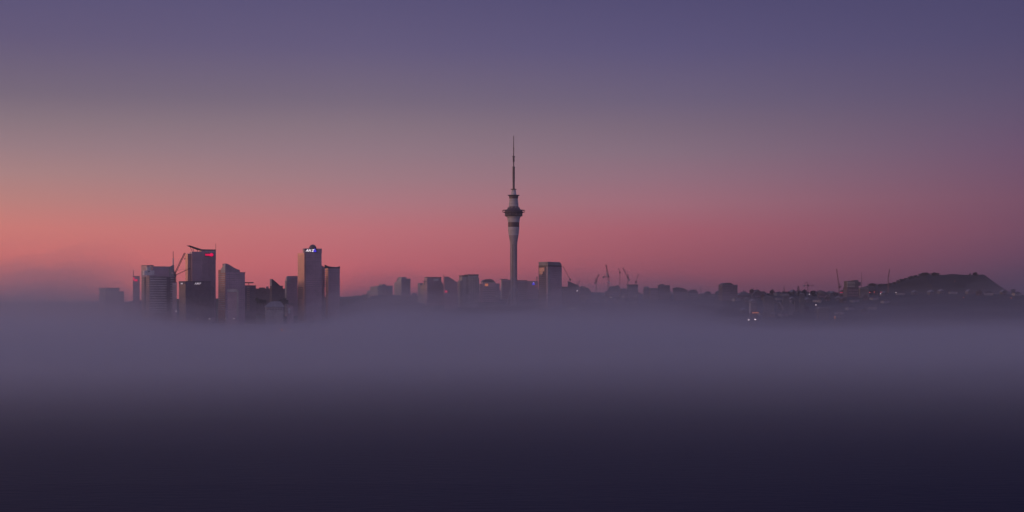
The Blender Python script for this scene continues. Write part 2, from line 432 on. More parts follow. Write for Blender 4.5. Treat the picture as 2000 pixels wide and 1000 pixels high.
# ================================================================== buildings
class Bld:
    """a building whose near corner stands at photo column c; front wall runs right to column b, side wall left to column a"""
    def __init__(s, name, label, cat, a, c, b, Y, th=30.0, group=None):
        s.Y, s.c, s.t = Y, c, R(th)
        s.k = K * Y
        x = PX(c, Y)
        s.base = ground_z(x, Y + 10) - 1.0
        s.root = thing(name, label, cat, (x, Y, s.base), s.t, group)
        s.W = (b - c) * s.k / math.cos(s.t)
        s.D = (c - a) * s.k / math.sin(s.t) if c > a else 26.0
    def h(s, py): return PZ(py, s.Y) - s.base
    def fx(s, px): return (px - s.c) * s.k / math.cos(s.t)
    def ly(s, px): return (s.c - px) * s.k / math.sin(s.t)
    def box(s, name, x0, x1, y0, y1, z0, z1, mat): return box(name, x0, x1, y0, y1, z0, z1, mat, s.root)
    def body(s, top, mat, name='tower_body'):
        return s.box(name, 0, s.W, 0, s.D, 0, s.h(top), mat)
    def block(s, name, px0, px1, py0, py1, mat, y0=0.0, y1=None):
        """a block on the front plane between photo columns and rows"""
        return s.box(name, s.fx(px0), s.fx(px1), y0, s.D if y1 is None else y1, s.h(py1), s.h(py0), mat)
    def rows(s, name, side, p0, p1, top, bot, n, frac, mat, proud=.4):
        """n alike horizontal bands, each an object of its own"""
        z0, z1 = s.h(bot), s.h(top); pit = (z1 - z0) / n; hh = pit * frac
        if side == 'f':
            x0, x1 = s.fx(p0), s.fx(p1); b = MB().box(x0, x1, -proud, .3, 0, hh)
        else:
            y0, y1 = s.ly(p1), s.ly(p0); b = MB().box(-proud, .3, y0, y1, 0, hh)
        me = mesh(name, b.v, b.f, mat)
        for i in range(n): put(name, me, s.root, (0, 0, z0 + pit * (i + .5) - hh / 2))
    def cols(s, name, side, p0, p1, top, bot, n, w, mat, proud=.55):
        z0, z1 = s.h(bot), s.h(top)
        if side == 'f':
            x0, x1 = s.fx(p0), s.fx(p1)
            me = mesh(name, *(lambda b: (b.v, b.f))(MB().box(-w / 2, w / 2, -proud, .3, z0, z1)), mat)
            for i in range(n): put(name, me, s.root, (x0 + (x1 - x0) * (i + .5) / n, 0, 0))
        else:
            y0, y1 = s.ly(p1), s.ly(p0)
            me = mesh(name, *(lambda b: (b.v, b.f))(MB().box(-proud, .3, -w / 2, w / 2, z0, z1)), mat)
            for i in range(n): put(name, me, s.root, (0, y0 + (y1 - y0) * (i + .5) / n, 0))
    def panes(s, side, p0, p1, top, bot, n, m, mat, name='window', fw=.6, fh=.5, proud=.12):
        """n by m windows, each an object of its own (used where there are few)"""
        z0, z1 = s.h(bot), s.h(top); pz = (z1 - z0) / m
        u0, u1 = (s.fx(p0), s.fx(p1)) if side == 'f' else (s.ly(p1), s.ly(p0))
        pu = (u1 - u0) / n; w, hh = pu * fw / 2, pz * fh / 2
        b = MB().box(-w, w, -proud, .2, -hh, hh) if side == 'f' else MB().box(-proud, .2, -w, w, -hh, hh)
        me = mesh(name, b.v, b.f, mat)
        for i in range(n):
            for j in range(m):
                u = u0 + pu * (i + .5); z = z0 + pz * (j + .5)
                put(name, me, s.root, (u, 0, z) if side == 'f' else (0, u, z))
    def glazing(s, side, p0, p1, top, bot, n, m, mat, fw=.6, fh=.5):
        """windows too small to pick apart: real boxes, joined"""
        z0, z1 = s.h(bot), s.h(top); pz = (z1 - z0) / m
        u0, u1 = (s.fx(p0), s.fx(p1)) if side == 'f' else (s.ly(p1), s.ly(p0))
        pu = (u1 - u0) / n; w, hh = pu * fw / 2, pz * fh / 2; b = MB()
        for i in range(n):
            for j in range(m):
                u = u0 + pu * (i + .5); z = z0 + pz * (j + .5)
                if side == 'f': b.box(u - w, u + w, -.15, .2, z - hh, z + hh)
                else: b.box(-.15, .2, u - w, u + w, z - hh, z + hh)
        tag(b.build('glazing', mat, s.root), kind='stuff')
    def profile(s, name, pts, mat, y0=0.0, y1=None):
        """a slab with the outline given in photo columns and rows, extruded back from the front plane"""
        return MB().prism([(s.fx(x), s.h(y)) for x, y in pts], y0, s.D if y1 is None else y1).build(name, mat, s.root)
    def mast(s, px, py0, py1, r=.35, mat=None, y=3.0, name='mast'):
        return MB().bar((s.fx(px), y, s.h(py1)), (s.fx(px), y, s.h(py0)), r).build(name, mat or STEEL, s.root)


def letters(text, size, mat, parent, x, y, z, shear=0.0, name='letter', gap=1.0):
    cx = x
    for ch in text:
        cu = bpy.data.curves.new('letter', 'FONT'); cu.body = ch; cu.size = size; cu.extrude = .18; cu.shear = shear; cu.offset = size * .035; cu.resolution_u = 3
        o = bpy.data.objects.new('letter', cu); col.objects.link(o)
        dg = bpy.context.evaluated_depsgraph_get(); me = bpy.data.meshes.new_from_object(o.evaluated_get(dg))
        bpy.data.objects.remove(o); bpy.data.curves.remove(cu)
        me.materials.clear(); me.materials.append(mat)
        xs = [v.co.x for v in me.vertices]; w = max(xs) - min(xs)
        put(name, me, parent, (cx - min(xs), y, z), (R(90), 0, 0))
        cx += (w + size * .06) * gap
    return cx


RED_REFLECT = material('red_reflection_glazing', (.5, .27, .22), .3, .5)  # sky reflected in the left wall's glass put into a red base
# --- faint stepped block in the fog plume at the far left
b = Bld('apartment_block', 'stepped office block half swallowed by the fog plume at the far left', 'building', 184, 206, 239, 2780)
b.block('tower_body', 206, 230, 563, 640, CONC2); b.block('side_wing', 230, 239, 569, 640, CONC2, 4)
b.box('low_wing', -.0, 12, 0, b.D, 0, b.h(575), CONC)
b.block('roof_frame', 196, 206, 564, 566, CONC, 2, 6); b.mast(197, 564, 575, .5, CONC, name='frame_post'); b.mast(204, 564, 575, .5, CONC, name='frame_post')
b.block('roof_slab', 205, 231, 562, 563.2, DARK, -.5); b.rows('floor_band', 'f', 207, 230, 566, 600, 9, .4, CONC); b.rows('floor_band', 'l', 185, 205, 577, 602, 7, .4, CONC)

# --- slim block with a red emblem, behind the twin-crowned tower
b = Bld('office_block', 'slim dark block with a red emblem and roof mast behind the twin-crowned tower', 'building', 258.5, 259.5, 272, 2860, 8)
b.body(540, GLASS3)
b.mast(260.3, 527, 540, .45)
e = b.box('emblem', b.fx(260), b.fx(262.6), -.5, 0, b.h(547.5), b.h(541.6), LIT_R); b.box('emblem', b.fx(262.8), b.fx(268.2), -.5, 0, b.h(549.3), b.h(545.6), LIT_R)
b.rows('floor_band', 'f', 259.6, 271.5, 551, 606, 15, .35, CONC3); b.block('roof_slab', 259, 272, 539.3, 540.3, DARK, -.4)

# --- twin-crowned office tower
b = Bld('office_tower', 'broad office tower with stepped crown, corner spire and warm-lit left wall', 'building', 269, 292, 336.5, 2620, 34)
b.body(539, GLASS4)
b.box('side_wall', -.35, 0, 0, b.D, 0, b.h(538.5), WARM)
b.panes('l', 270.5, 276.5, 541, 612, 1, 17, DARK, fw=.55, fh=.42, proud=.5)
b.panes('l', 284, 287.4, 541, 612, 1, 17, DARK, fw=.75, fh=.42, proud=.5)
b.panes('l', 289.6, 292, 541, 612, 1, 17, DARK, fw=.5, fh=.42, proud=.5)
b.cols('pier', 'l', 277, 283.5, 540, 613, 1, 7.0, BRICKM, .6)
b.rows('floor_band', 'f', 292.3, 321, 541, 612, 15, .48, CONC)
b.rows('floor_band', 'f', 328, 336.2, 541, 612, 15, .42, CONC)
b.block('recess', 321.5, 327.6, 540, 612, DARK, -.12, .2)
b.block('cornice', 291.6, 337, 537.8, 540.2, CONC3, -.7); b.box('cornice', -.8, 0, -.7, b.D, b.h(540.3), b.h(537.6), CONC3)
b.block('crown', 299, 333.6, 521, 538, GLASS3, 5, b.D - 8)
b.block('crown_band', 298.7, 333.9, 534.6, 536, CONC3, 4.4, b.D - 8); b.block('crown_cap', 297, 334, 519.8, 521.2, CONC, 4.6, b.D - 8)
b.box('rear_crown', 1.5, b.fx(305), b.D * .45, b.D + 6, b.h(539), b.h(518), GLASS3); b.box('rear_crown_cap', 1.1, b.fx(305.4), b.D * .43, b.D + 6.2, b.h(518.2), b.h(517.4), STEEL)
b.box('dark_plant_room', .4, 6, b.D * .55, b.D * .98, b.h(539), b.h(528), DARK)
b.block('white_plant_room', 283.5, 300.5, 528.2, 537.6, WHITE, .6, 9); b.block('white_plant_room', 289, 295.2, 522, 528.1, WHITE, 1.5, 8)
b.box('louvre', b.fx(290), b.fx(292.6), .3, .7, b.h(531), b.h(529), DARK)
b.profile('spire_base', [(327.5, 521), (333, 517), (335, 517), (335.4, 538), (327.5, 538)], CONC2, 2, 5)
b.mast(334, 503, 518, 1.1, STEELW, 3.4, 'spire'); b.mast(334, 490, 503, .5, STEEL, 3.4, 'spire_tip')
# lower step on its right
b = Bld('office_block', 'low dark slab with stacked balconies between the spired tower and the dark crane', 'building', 336.6, 336.8, 345, 2600, 10)
b.body(552, GLASS3); b.rows('balcony', 'f', 337, 344.6, 553, 606, 13, .35, CONC, 1.0); b.block('roof_slab', 336.4, 345.2, 551.2, 552.2, DARK, -.6)

# --- dark block with white letters on top
b = Bld('office_block', 'low dark glass block with small white letters along its roof edge', 'building', 344.5, 362.5, 406, 2580, 34)
b.body(550, GLASS4)
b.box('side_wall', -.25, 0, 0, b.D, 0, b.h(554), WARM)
b.glazing('l', 345, 362, 558, 600, 9, 10, GLASS2, .7, .62)
b.rows('floor_band', 'f', 363, 405.5, 561, 614, 13, .3, DARK)
b.block('roof_edge', 362, 406.4, 549, 550.6, DARK, -.5); b.box('roof_edge', -.6, 0, -.5, b.D, b.h(554.4), b.h(550), DARK)
sg = b.block('sign', 376.5, 389.5, 551, 556.2, DARK, -.45, -.2)
letters('AMP', 4.6, LIT_W2, sg, b.fx(377.4), -.5, b.h(555.6), .25)
sg2 = b.box('sign', -.6, -.3, b.ly(356.5), b.ly(349), b.h(556), b.h(551.5), DARK)
me_l = MB()
for i in range(3): me_l.box(-.85, -.6, b.ly(355.6 - i * 2.0), b.ly(354.2 - i * 2.0), b.h(555), b.h(552.4))
me_l.build('lettering', LIT_W2, sg2)
b.profile('lower_step', [(406.2, 556), (414, 561), (414, 620), (406.2, 620)], GLASS4, 3)

# --- tall tower with the sloping roof blade and red sign
b = Bld('office_tower', 'tall dark tower with a tilted roof blade and a glowing red sign', 'building', 368, 375.2, 417, 2700, 30)
b.box('tower_body', 0, b.fx(392), 0, b.D, 0, b.h(491.3), GLASS3)
b.box('tower_body', b.fx(392), b.W, -.0, b.D, 0, b.h(489), GLASS3)
b.box('side_shaft', -6, -.0, 4, b.D + 4, 0, b.h(496), GLASS2); b.box('side_shaft_cap', -6.2, 0, 3.8, b.D + 4.2, b.h(496), b.h(495.2), STEELW)
b.cols('fin', 'f', 392.5, 416.8, 495, 606, 9, .9, CONC3, .8); b.cols('fin', 'f', 376, 391.5, 493, 606, 5, .4, CONC3, .35)
b.rows('spandrel', 'f', 375.4, 416.9, 503, 606, 26, .22, CONC3, .22)
for i, p in enumerate((397, 400.5, 404, 407.5, 411, 414.5)): b.block('roof_post', p, p + 1.5, 487.5, 494, CONC3, -.3, 1.0)
b.block('roof_beam', 391.5, 417.3, 486.6, 488.2, STEEL, -.5); b.block('pale_roof_panel', 392, 417, 488, 489.2, WHITE, 9, 10)
b.block('pale_roof_panel', 398, 415, 489.1, 493.6, STEELW, .05 - .3, .0)  # pale panel painted in for sky seen through open slots
b.profile('roof_blade', [(369.6, 479.6), (370.6, 479.3), (392.5, 486.6), (392.5, 488.2), (389, 488)], STEEL, -1, 12)
for p, q, t in ((371.6, 375.8, 482), (376.2, 378.4, 483.5), (385, 385, 486)):
    MB().bar((b.fx(q), 1, b.h(491.3)), (b.fx(p), 1, b.h(t - 1)), .35).build('strut', STEEL, b.root)
sg = b.block('sign', 397.6, 412.6, 493.4, 500.8, DARK, -1.2, -.8)
lb = MB()
for i in range(5): lb.box(b.fx(398.2 + i * 1.55), b.fx(399.5 + i * 1.55), -1.45, -1.2, b.h(499.2 - .3 * (i % 2)), b.h(495 + .5 * ((i * 2) % 3)))
lb.build('lettering', LIT_R, sg)
dv = [(b.fx(408.9) + 3.3 * math.cos(2 * math.pi * i / 20), b.h(497.1) + 2.75 * math.sin(2 * math.pi * i / 20)) for i in range(20)]
MB().prism(dv, -1.6, -1.2).build('emblem', LIT_R, sg)
b.mast(419.2, 475, 507, .3, STEEL, 6, 'aerial'); 
for q in (499, 507): b.block('aerial_bracket', 416.8, 419.4, q - .4, q + .4, STEEL, 5.5, 6.5)

# --- tower with the swooping gable
b = Bld('office_tower', 'tower with a swooping curved gable and many warm striped floors on its left wall', 'building', 421, 440.2, 475, 2640, 31)
b.box('tower_body', 0, b.W, 0, b.D * .7, 0, b.h(532), GLASS3)
b.box('left_wing', 0, b.W * .6, b.D * .7, b.D, 0, b.h(532.2), GLASS3)
pts = [(440.2, 532)] + [(440.2, 514.6), (442.5, 514.8), (446, 516.2), (450, 518.8), (455, 522.2), (460, 525), (466, 527.2), (466, 532)]
b.profile('gable', pts, CONC3, .0, b.D * .42)
b.box('side_gable', -.05, 2, b.D * .42, b.D * .66, b.h(532), b.h(524), CONC)
MB().prism([(0, b.h(532)), (b.D * .66, b.h(532)), (b.D * .66, b.h(525)), (b.D * .3, b.h(520)), (0, b.h(514.6))], -.3, -.02, 'x').build('side_gable_wall', CONC, b.root)
b.rows('floor_band', 'l', 428, 439.8, 527, 606, 21, .5, CONC, .7); b.rows('floor_band', 'l', 421.3, 427.4, 533.5, 606, 19, .45, CONC, .5)
b.box('side_wall', -.2, 0, 0, b.D, 0, b.h(526.5), RED_REFLECT)
b.cols('pier', 'f', 441, 474.6, 533, 606, 8, .5, CONC3, .3); b.rows('spandrel', 'f', 440.4, 474.9, 534, 606, 19, .3, CONC3, .2)
b.block('eave', 465.8, 475.6, 531.2, 532.4, CONC3, -.5)
# pale portal block standing before it
b = Bld('office_block', 'low block with a pale roof canopy and one pale corner column below the swooping gable', 'building', 443.6, 444, 466, 2560, 10)
b.body(571, GLASS3); b.block('canopy', 443.6, 462.5, 564.6, 570.2, CONC, -1.5); b.block('canopy', 462.6, 466.4, 567.4, 570.2, CONC2, -1.2)
b.block('corner_column', 462, 465, 570.2, 625, CONC, -1.1, 2); b.rows('spandrel', 'f', 444.3, 461.8, 574, 606, 8, .3, CONC3, .3)

# --- dark block with the floating roof blade
b = Bld('office_block', 'dark block with a thin floating roof blade and one column of warm windows', 'building', 475, 476, 499, 2700, 12)
b.body(558, GLASS4); b.block('roof_blade', 475, 494.4, 551, 553, STEEL, -2, 14); b.mast(478, 553, 558, .5, STEEL, 6, 'blade_post'); b.mast(486, 553, 558, .5, STEEL, 6, 'blade_post')
b.block('window_bay', 482.2, 487, 560, 607, WARM, -.7, .3); b.panes('f', 482.4, 486.8, 561, 607, 1, 11, DARK, fw=.9, fh=.42, proud=.95)
b.rows('spandrel', 'f', 488, 498.6, 562, 604, 10, .3, DARK, .3); b.block('parapet', 475, 499.3, 557.2, 558.4, DARK, -.4)

# --- dark middle row with the sail-like gable
b = Bld('office_block', 'wide dark flat block behind the hipped white roof', 'building', 497, 499, 556, 2830, 8)
b.body(563.5, SLATE); b.block('plant_room', 506, 517, 561.5, 563.5, DARK, 3, 12); b.block('plant_room', 519, 524, 559.5, 563.5, CONC3, 5, 14)
b.rows('floor_band', 'f', 500, 555.6, 566, 606, 11, .35, DARK, .25)
b = Bld('office_block', 'dark block whose roof rises to one steep sail-shaped wedge', 'building', 525.4, 531, 551, 2760, 25)
b.body(558, SLATE); b.profile('roof_wedge', [(531, 558), (531, 545), (532.5, 545), (546.5, 558)], STEEL, .5, 12)
b.box('wedge_side', -.2, 0, .5, b.D * .9, b.h(558), b.h(545.2), CONC); b.rows('floor_band', 'f', 531.5, 550.6, 561, 604, 11, .35, DARK, .25)
# hipped white roof
b = Bld('hall', 'low hall with a broad pale hipped roof at the waterfront fog', 'building', 516, 519, 552, 2540, 15)
b.body(600, CONC2)
MB().add([(-2, -2, b.h(600)), (b.W + 2, -2, b.h(600)), (b.W + 2, b.D + 2, b.h(600)), (-2, b.D + 2, b.h(600)), (b.W * .3, b.D * .4, b.h(588.6)), (b.W * .88, b.D * .4, b.h(588.6))],
         [(0, 1, 5, 4), (1, 2, 5), (2, 3, 4, 5), (3, 0, 4), (3, 2, 1, 0)]).build('roof', ROOFP, b.root)
b.panes('f', 520, 551, 602, 606, 6, 1, DARK)
b = Bld('terminal_building', 'long low shed with a thin pale roof line right of the hipped roof', 'building', 559, 561, 573, 2560, 12)
b.body(597, CONC3); b.block('roof', 558.5, 574, 593, 594.2, ROOFP, -2); b.block('white_pylon', 562, 566.4, 602, 612, WHITE, -3, -1)
b.panes('f', 561.5, 572.5, 597.4, 600, 4, 1, GLASS)

# --- chamfered block
b = Bld('office_block', 'grey chamfered block pressed against the left side of the domed tower', 'building', 555.5, 560, 580, 2800, 25)
b.profile('tower_body', [(560, 640), (560, 548), (562.5, 539), (580, 539), (580, 640)], GLASS3)
b.box('side_strip', -.4, 0, 0, b.D, 0, b.h(549), CONC2); b.block('roof_ledge', 558, 568, 552.3, 553.4, CONC, -.8, 1); b.block('bay', 560.4, 566.4, 540, 552, CONC2, -.4, .3)
b.rows('spandrel', 'f', 567, 579.6, 543, 604, 15, .3, CONC3, .3)

# --- domed tower with the white letters
b = Bld('office_tower', 'tallest left tower with a dome on top and white letters beside a blue emblem', 'building', 578, 594.6, 626, 2720, 30)
b.body(494, GLASS3)
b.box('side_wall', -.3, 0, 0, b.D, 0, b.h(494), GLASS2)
b.rows('side_band', 'l', 578.8, 593.8, 498, 560, 16, .18, CONC2, .5); b.rows('side_band', 'l', 579.6, 591.5, 560, 584, 6, .45, DARK, .5)
b.block('crown', 594.6, 626.3, 485, 494.2, GLASS3, -.4, b.D * .24); b.box('crown_side', -.5, 0, 0, b.D * .24, b.h(494.2), b.h(485.4), GLASS3)
b.box('corner_round', -.2, 3, -.35, 0, 0, b.h(494), GLASS2)
b.cols('mullion', 'f', 596, 625.6, 495, 606, 10, .35, CONC3, .25); b.rows('spandrel', 'f', 596, 625.8, 497, 606, 27, .25, CONC3, .18)
dm = []
for i in range(9):
    a = i / 8 * math.pi / 2; dm.append((7.4 * math.cos(a) * K * 2720, b.h(485.4) + 8.4 * math.sin(a) * K * 2720))
o = MB().lathe(dm, 28).build('dome', DARK, b.root, (b.fx(609.0) + 2.6, 4.4, 0), smooth=True)
sg = b.block('sign', 595.4, 617.4, 486, 493, DARK, -.85, -.45)
nx_ = letters('ANZ', 5.7, LIT_W, sg, b.fx(596.4), -.9, b.h(491.4), .28)
em = MB()
cx_, cz_ = b.fx(613.2), b.h(488.6)
em.prism([(cx_ + 1.1 * math.cos(i * math.pi / 6), cz_ + 2.2 + 1.2 * math.sin(i * math.pi / 6)) for i in range(12)], -1.1, -.85)
em.prism([(cx_ - .9, cz_ + 1.0), (cx_ + .9, cz_ + 1.0), (cx_ + 1.2, cz_ - 2.6), (cx_ - 1.2, cz_ - 2.6)], -1.1, -.85)
for s_ in (-1, 1): em.prism([(cx_ + s_ * 1.4, cz_ + .2), (cx_ + s_ * 2.9, cz_ - 1.0), (cx_ + s_ * 2.4, cz_ - 2.6), (cx_ + s_ * 1.4, cz_ - 2.6)], -1.1, -.85)
em.build('emblem', LIT_B, sg)
b.box('corner_light', -.8, -.5, 1.5, 4.5, b.h(491.5), b.h(487), GLASS)

# --- its right-hand neighbour, two slabs
b = Bld('office_tower', 'narrow dark slab between the domed tower and the flag-roofed slab', 'building', 626.2, 626.5, 635.4, 2780, 20)
b.profile('tower_body', [(626.5, 640), (626.5, 517.6), (629, 518.8), (634, 521.5), (634, 640)], GLASS3)
b.rows('balcony', 'f', 632.4, 635.4, 522, 561, 10, .5, CONC2, .8); b.rows('spandrel', 'f', 626.8, 632, 522, 600, 20, .3, CONC3, .25)
b = Bld('office_tower', 'dark slab with a warm-lit left wall and a slanted dark roof flag', 'building', 634.5, 641.4, 662.5, 2750, 30)
b.body(521, GLASS3); b.box('side_wall', -.3, 0, 0, b.D, 0, b.h(523), GLASS2); b.rows('side_band', 'l', 635, 641, 526, 561, 9, .2, CONC2, .5)
b.profile('roof_flag', [(634.6, 517.2), (643.5, 521), (643.5, 523.6), (634.8, 524.2)], STEEL, -1, 1); b.profile('roof_edge', [(641, 521), (644, 520.4), (655, 522), (662.8, 520), (662.8, 524), (641, 524)], DARK, -.5, 8)
b.cols('mullion', 'f', 642, 662, 525, 606, 7, .35, CONC3, .3); b.rows('spandrel', 'f', 641.8, 662.4, 526, 606, 19, .28, CONC3, .2)

# ---------------------------------------------------------------- centre
b = Bld('apartment_block', 'pale broad apartment block fading in fog right of the wooded ridge', 'building', 715, 737.5, 765.2, 3180, 40)
b.box('side_wing', -.05, b.W * .3, b.D * .55, b.D, 0, b.h(567), CONC2); b.box('tower_body', 0, b.W * .4, 0, b.D * .72, 0, b.h(559.6), CONC2)
b.box('tower_body', b.W * .3, b.W, 0, b.D * .7, 0, b.h(557.8), CONC3); b.block('stair_core', 738, 745, 558, 640, CONC, -1.2, 4); b.block('plant_room', 747.6, 754, 555, 558, CONC2, 3, 14)
b.rows('floor_band', 'f', 746, 764.8, 561, 595, 9, .35, CONC2, .4); b.rows('floor_band', 'l', 722, 737, 562, 594, 8, .35, CONC, .4)
b = Bld('apartment_tower', 'fogged stepped tower with a sloping left shoulder, left of the balcony block', 'building', 769.6, 784.8, 801, 3150, 36)
b.box('tower_body', 0, b.W, 0, b.D * .75, 0, b.h(544), CONC3); b.block('plant_room', 785, 794, 541, 544, CONC2, 1, 14)
MB().prism([(0, 0), (b.D, 0), (b.D, b.h(552)), (b.D * .7, b.h(550)), (b.D * .25, b.h(544)), (0, b.h(543.4))], -1.2, 0, 'x').build('side_wall', CONC, b.root)
b.rows('floor_band', 'f', 785.2, 800.6, 547, 594, 13, .35, CONC2, .4); b.rows('floor_band', 'l', 772, 784, 552, 594, 11, .35, CONC3, 1.5)
b = Bld('office_block', 'low two-step block filling the gap right of the fogged stepped tower', 'building', 800, 801, 814, 3200, 10)
b.box('low_wing', 0, b.fx(806), 0, 20, 0, b.h(576.5), CONC3); b.box('tower_body', b.fx(805), b.W, 0, 20, 0, b.h(572), CONC3); b.panes('f', 806, 813, 574, 592, 2, 4, GLASS)
b = Bld('apartment_tower', 'block of small warm-lit balconies with a narrow grey lift core', 'building', 818.4, 834, 840, 2980, 30)
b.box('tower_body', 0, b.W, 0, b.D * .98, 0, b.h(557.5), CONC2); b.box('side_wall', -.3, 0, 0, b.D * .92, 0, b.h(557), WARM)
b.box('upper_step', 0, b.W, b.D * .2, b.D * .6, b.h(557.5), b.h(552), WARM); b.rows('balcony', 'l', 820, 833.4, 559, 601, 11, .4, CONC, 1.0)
b.box('lift_core', -.8, 6, b.D * .93, b.D * 1.25, 0, b.h(552.6), CONC2); b.panes('l', 814, 817.4, 556, 590, 1, 7, GLASS)
b = Bld('office_tower', 'wide dark block with a dim blank sign panel and a stepped right shoulder', 'building', 828.6, 834.6, 866, 2960, 30)
b.profile('tower_body', [(834.6, 640), (834.6, 542.4), (861, 542), (861.4, 550), (864.2, 553.5), (866, 560), (866, 640)], GLASS)
b.box('side_wall', -.3, 0, 0, b.D, 0, b.h(543), GLASS3); sg = b.block('sign_panel', 846, 855.4, 544.4, 548.6, STEELW, -.6, -.1); b.rows('side_band', 'l', 829, 834, 545, 596, 14, .3, CONC3, .5)
b.block('roof_edge', 834, 861.6, 541, 542.2, DARK, -.4, 10); b.rows('spandrel', 'f', 835, 860, 551, 604, 15, .25, DARK, .2)
tw = MB().bar((b.fx(829), -1, b.h(556)), (b.fx(829), -1, b.h(548)), .6); tw.bar((b.fx(824.6), -1, b.h(549)), (b.fx(833), -1, b.h(549.8)), .5); tw.build('roof_hoist', STEEL, b.root)
b = Bld('office_tower', 'dark tower with a curved falling roofline and a dim red sign low on its wall', 'building', 867, 868, 893.6, 2900, 8)
b.profile('tower_body', [(868, 640), (868, 540.4), (873, 540.2), (877, 541), (881, 543.4), (885, 546), (889, 548.8), (893.6, 551.6), (893.6, 640)], GLASS)
b.mast(866.6, 536, 560, .3, STEEL, 2, 'aerial'); b.block('red_sign', 868.6, 873.6, 567.4, 571.4, LIT_R2, -.6, -.1); b.block('sign_panel', 873.8, 878, 567.6, 571.2, STEEL, -.5, -.1)
b.cols('mullion', 'f', 869, 893, 553, 604, 8, .3, CONC3, .3); b.rows('spandrel', 'f', 868.4, 893.2, 573, 604, 9, .25, CONC3, .2)
b = Bld('apartment_tower', 'pale ribbed apartment tower with balcony rows down its left bay', 'building', 898.8, 903, 936, 2940, 14)
b.box('tower_body', 0, b.fx(915), 0, 26, 0, b.h(539.2), CONC2); b.box('tower_body', b.fx(914), b.fx(934), -1.5, 28, 0, b.h(537.6), CONC2); b.box('side_bay', b.fx(934), b.W, 2, 24, 0, b.h(543), CONC2)
b.box('side_bay', b.fx(899), -.0, 1, 22, 0, b.h(547.6), CONC2); b.block('roof_cap', 913.4, 934.6, 535.8, 538, STEEL, -2.2, 28); b.block('roof_cap', 902.4, 913.2, 537.6, 540, STEEL, -.8, 26)
b.rows('balcony', 'f', 899.4, 902.6, 549, 575, 7, .5, CONC, .6); b.rows('balcony', 'f', 910.6, 913.6, 543, 575, 9, .45, DARK, .5); b.rows('balcony', 'f', 904, 910, 543, 575, 9, .4, CONC, .7)
b.cols('rib', 'f', 914.6, 933.6, 539, 604, 6, 1.0, CONC, 2.2); b.panes('f', 915, 933, 541, 600, 5, 12, DARK, fw=.45, fh=.5, proud=1.6)
b = Bld('office_block', 'dome-roofed block with an orange reflection in one window beside the ribbed tower', 'building', 936.6, 937.4, 978, 3050, 8)
b.box('tower_body', b.fx(943), b.fx(968), 0, 30, 0, b.h(551), GLASS3); b.box('side_wing', 0, b.fx(943), 3, 26, 0, b.h(554.4), CONC3); b.box('side_wing', b.fx(968), b.fx(976), 3, 26, 0, b.h(553.6), CONC3)
b.profile('arched_roof', [(942.6, 551), (944.5, 548), (947.5, 545.8), (952, 545.2), (960, 545.2), (964, 547.6), (967, 551)], STEEL, -.6, 30)
b.block('orange_reflection', 947, 953.4, 554, 558.6, LIT_O, -.3, .1); b.rows('floor_band', 'f', 943.4, 967.6, 560.5, 592, 9, .3, DARK, .3); b.block('arch_band', 943, 968, 551, 552.4, CONC2, -.5, 2)  # orange reflection in the window glass given as emission
b.mast(977.6, 560, 585, .7, WHITE, -4, 'white_post')
b = Bld('office_block', 'flat dark block half hidden behind the left of the tall needle tower', 'building', 979, 981, 1000, 3120, 14)
b.profile('tower_body', [(981, 640), (981, 545.8), (991, 545.8), (1000, 547.6), (1000, 640)], CONC3); b.box('side_wall', -.4, 0, 0, b.D, 0, b.h(546.4), CONC2); b.rows('floor_band', 'f', 981.6, 999.4, 549, 594, 12, .3, DARK, .3); b.block('roof_edge', 979, 991, 545, 546, DARK, -.6, 14)
b = Bld('hotel', 'long flat dark block with a blue triangular light right of the needle tower', 'building', 1006, 1008, 1051, 3080, 10)
b.box('tower_body', 0, b.fx(1030), 0, 30, 0, b.h(548), CONC3); b.box('tower_body', b.fx(1030), b.W, -1, 30, 0, b.h(548.8), GLASS); b.block('parapet', 1006, 1029, 547.2, 548.2, DARK, -.5)
b.mast(1049.4, 540, 549, .9, STEEL, 3, 'flue'); tri = [(b.fx(1038.6), b.h(556)), (b.fx(1045), b.h(556)), (b.fx(1041.8), b.h(550.2))]
MB().prism(tri, -1.7, -1.1).build('blue_sign', LIT_B, b.root); b.box('white_light', b.fx(1041.4), b.fx(1042.4), -1.9, -1.7, b.h(552.6), b.h(551.4), LIT_W)
b.rows('floor_band', 'f', 1009, 1029.6, 551, 592, 11, .35, DARK, .4); b.rows('floor_band', 'f', 1030.4, 1050.6, 559, 592, 9, .35, CONC3, 1.3); b.block('red_light', 1046, 1047.4, 558, 559.2, LIT_R2, -1.8, -1.2)
b = Bld('office_tower', 'square dark tower with a pale chamfered crown, right of the needle tower', 'building', 1052.4, 1070, 1097.6, 2880, 48)
zc = b.h(519.5)
b.box('tower_body', 0, b.W, 0, b.D, 0, zc, GLASS)
b.profile('crown', [(1070, 519), (1070, 511.2), (1094.4, 511.2), (1097.6, 515.4), (1097.6, 519)], CONC2, .0, b.D)
b.box('crown_band', -.6, b.W + .3, -.6, b.D, zc - .9, zc + 1.2, STEEL); b.box('crown_side', -.4, 0, b.D * .1, b.D * .98, zc + 1.3, b.h(512), CONC2); b.rows('crown_line', 'f', 1070.4, 1094, 512, 519, 2, .2, DARK, .3)
b.box('corner_column', -.5, 3.4, -.7, .0, 0, zc - 1, CONC2); b.box('corner_column', -.7, .0, 0, 3.0, 0, zc - 1, CONC3)
b.box('side_glazing', -.25, 0, 3.2, b.D, 0, zc - 1, SLATE)
b.box('warm_reflection_patch', -.5, -.25, b.D * .36, b.D * .93, b.h(530), b.h(522.4), GLASS2); b.box('warm_reflection_patch', -.5, -.25, b.D * .55, b.D * .93, b.h(535.6), b.h(530.1), GLASS2)  # reflected orange sky painted on as two warm patches
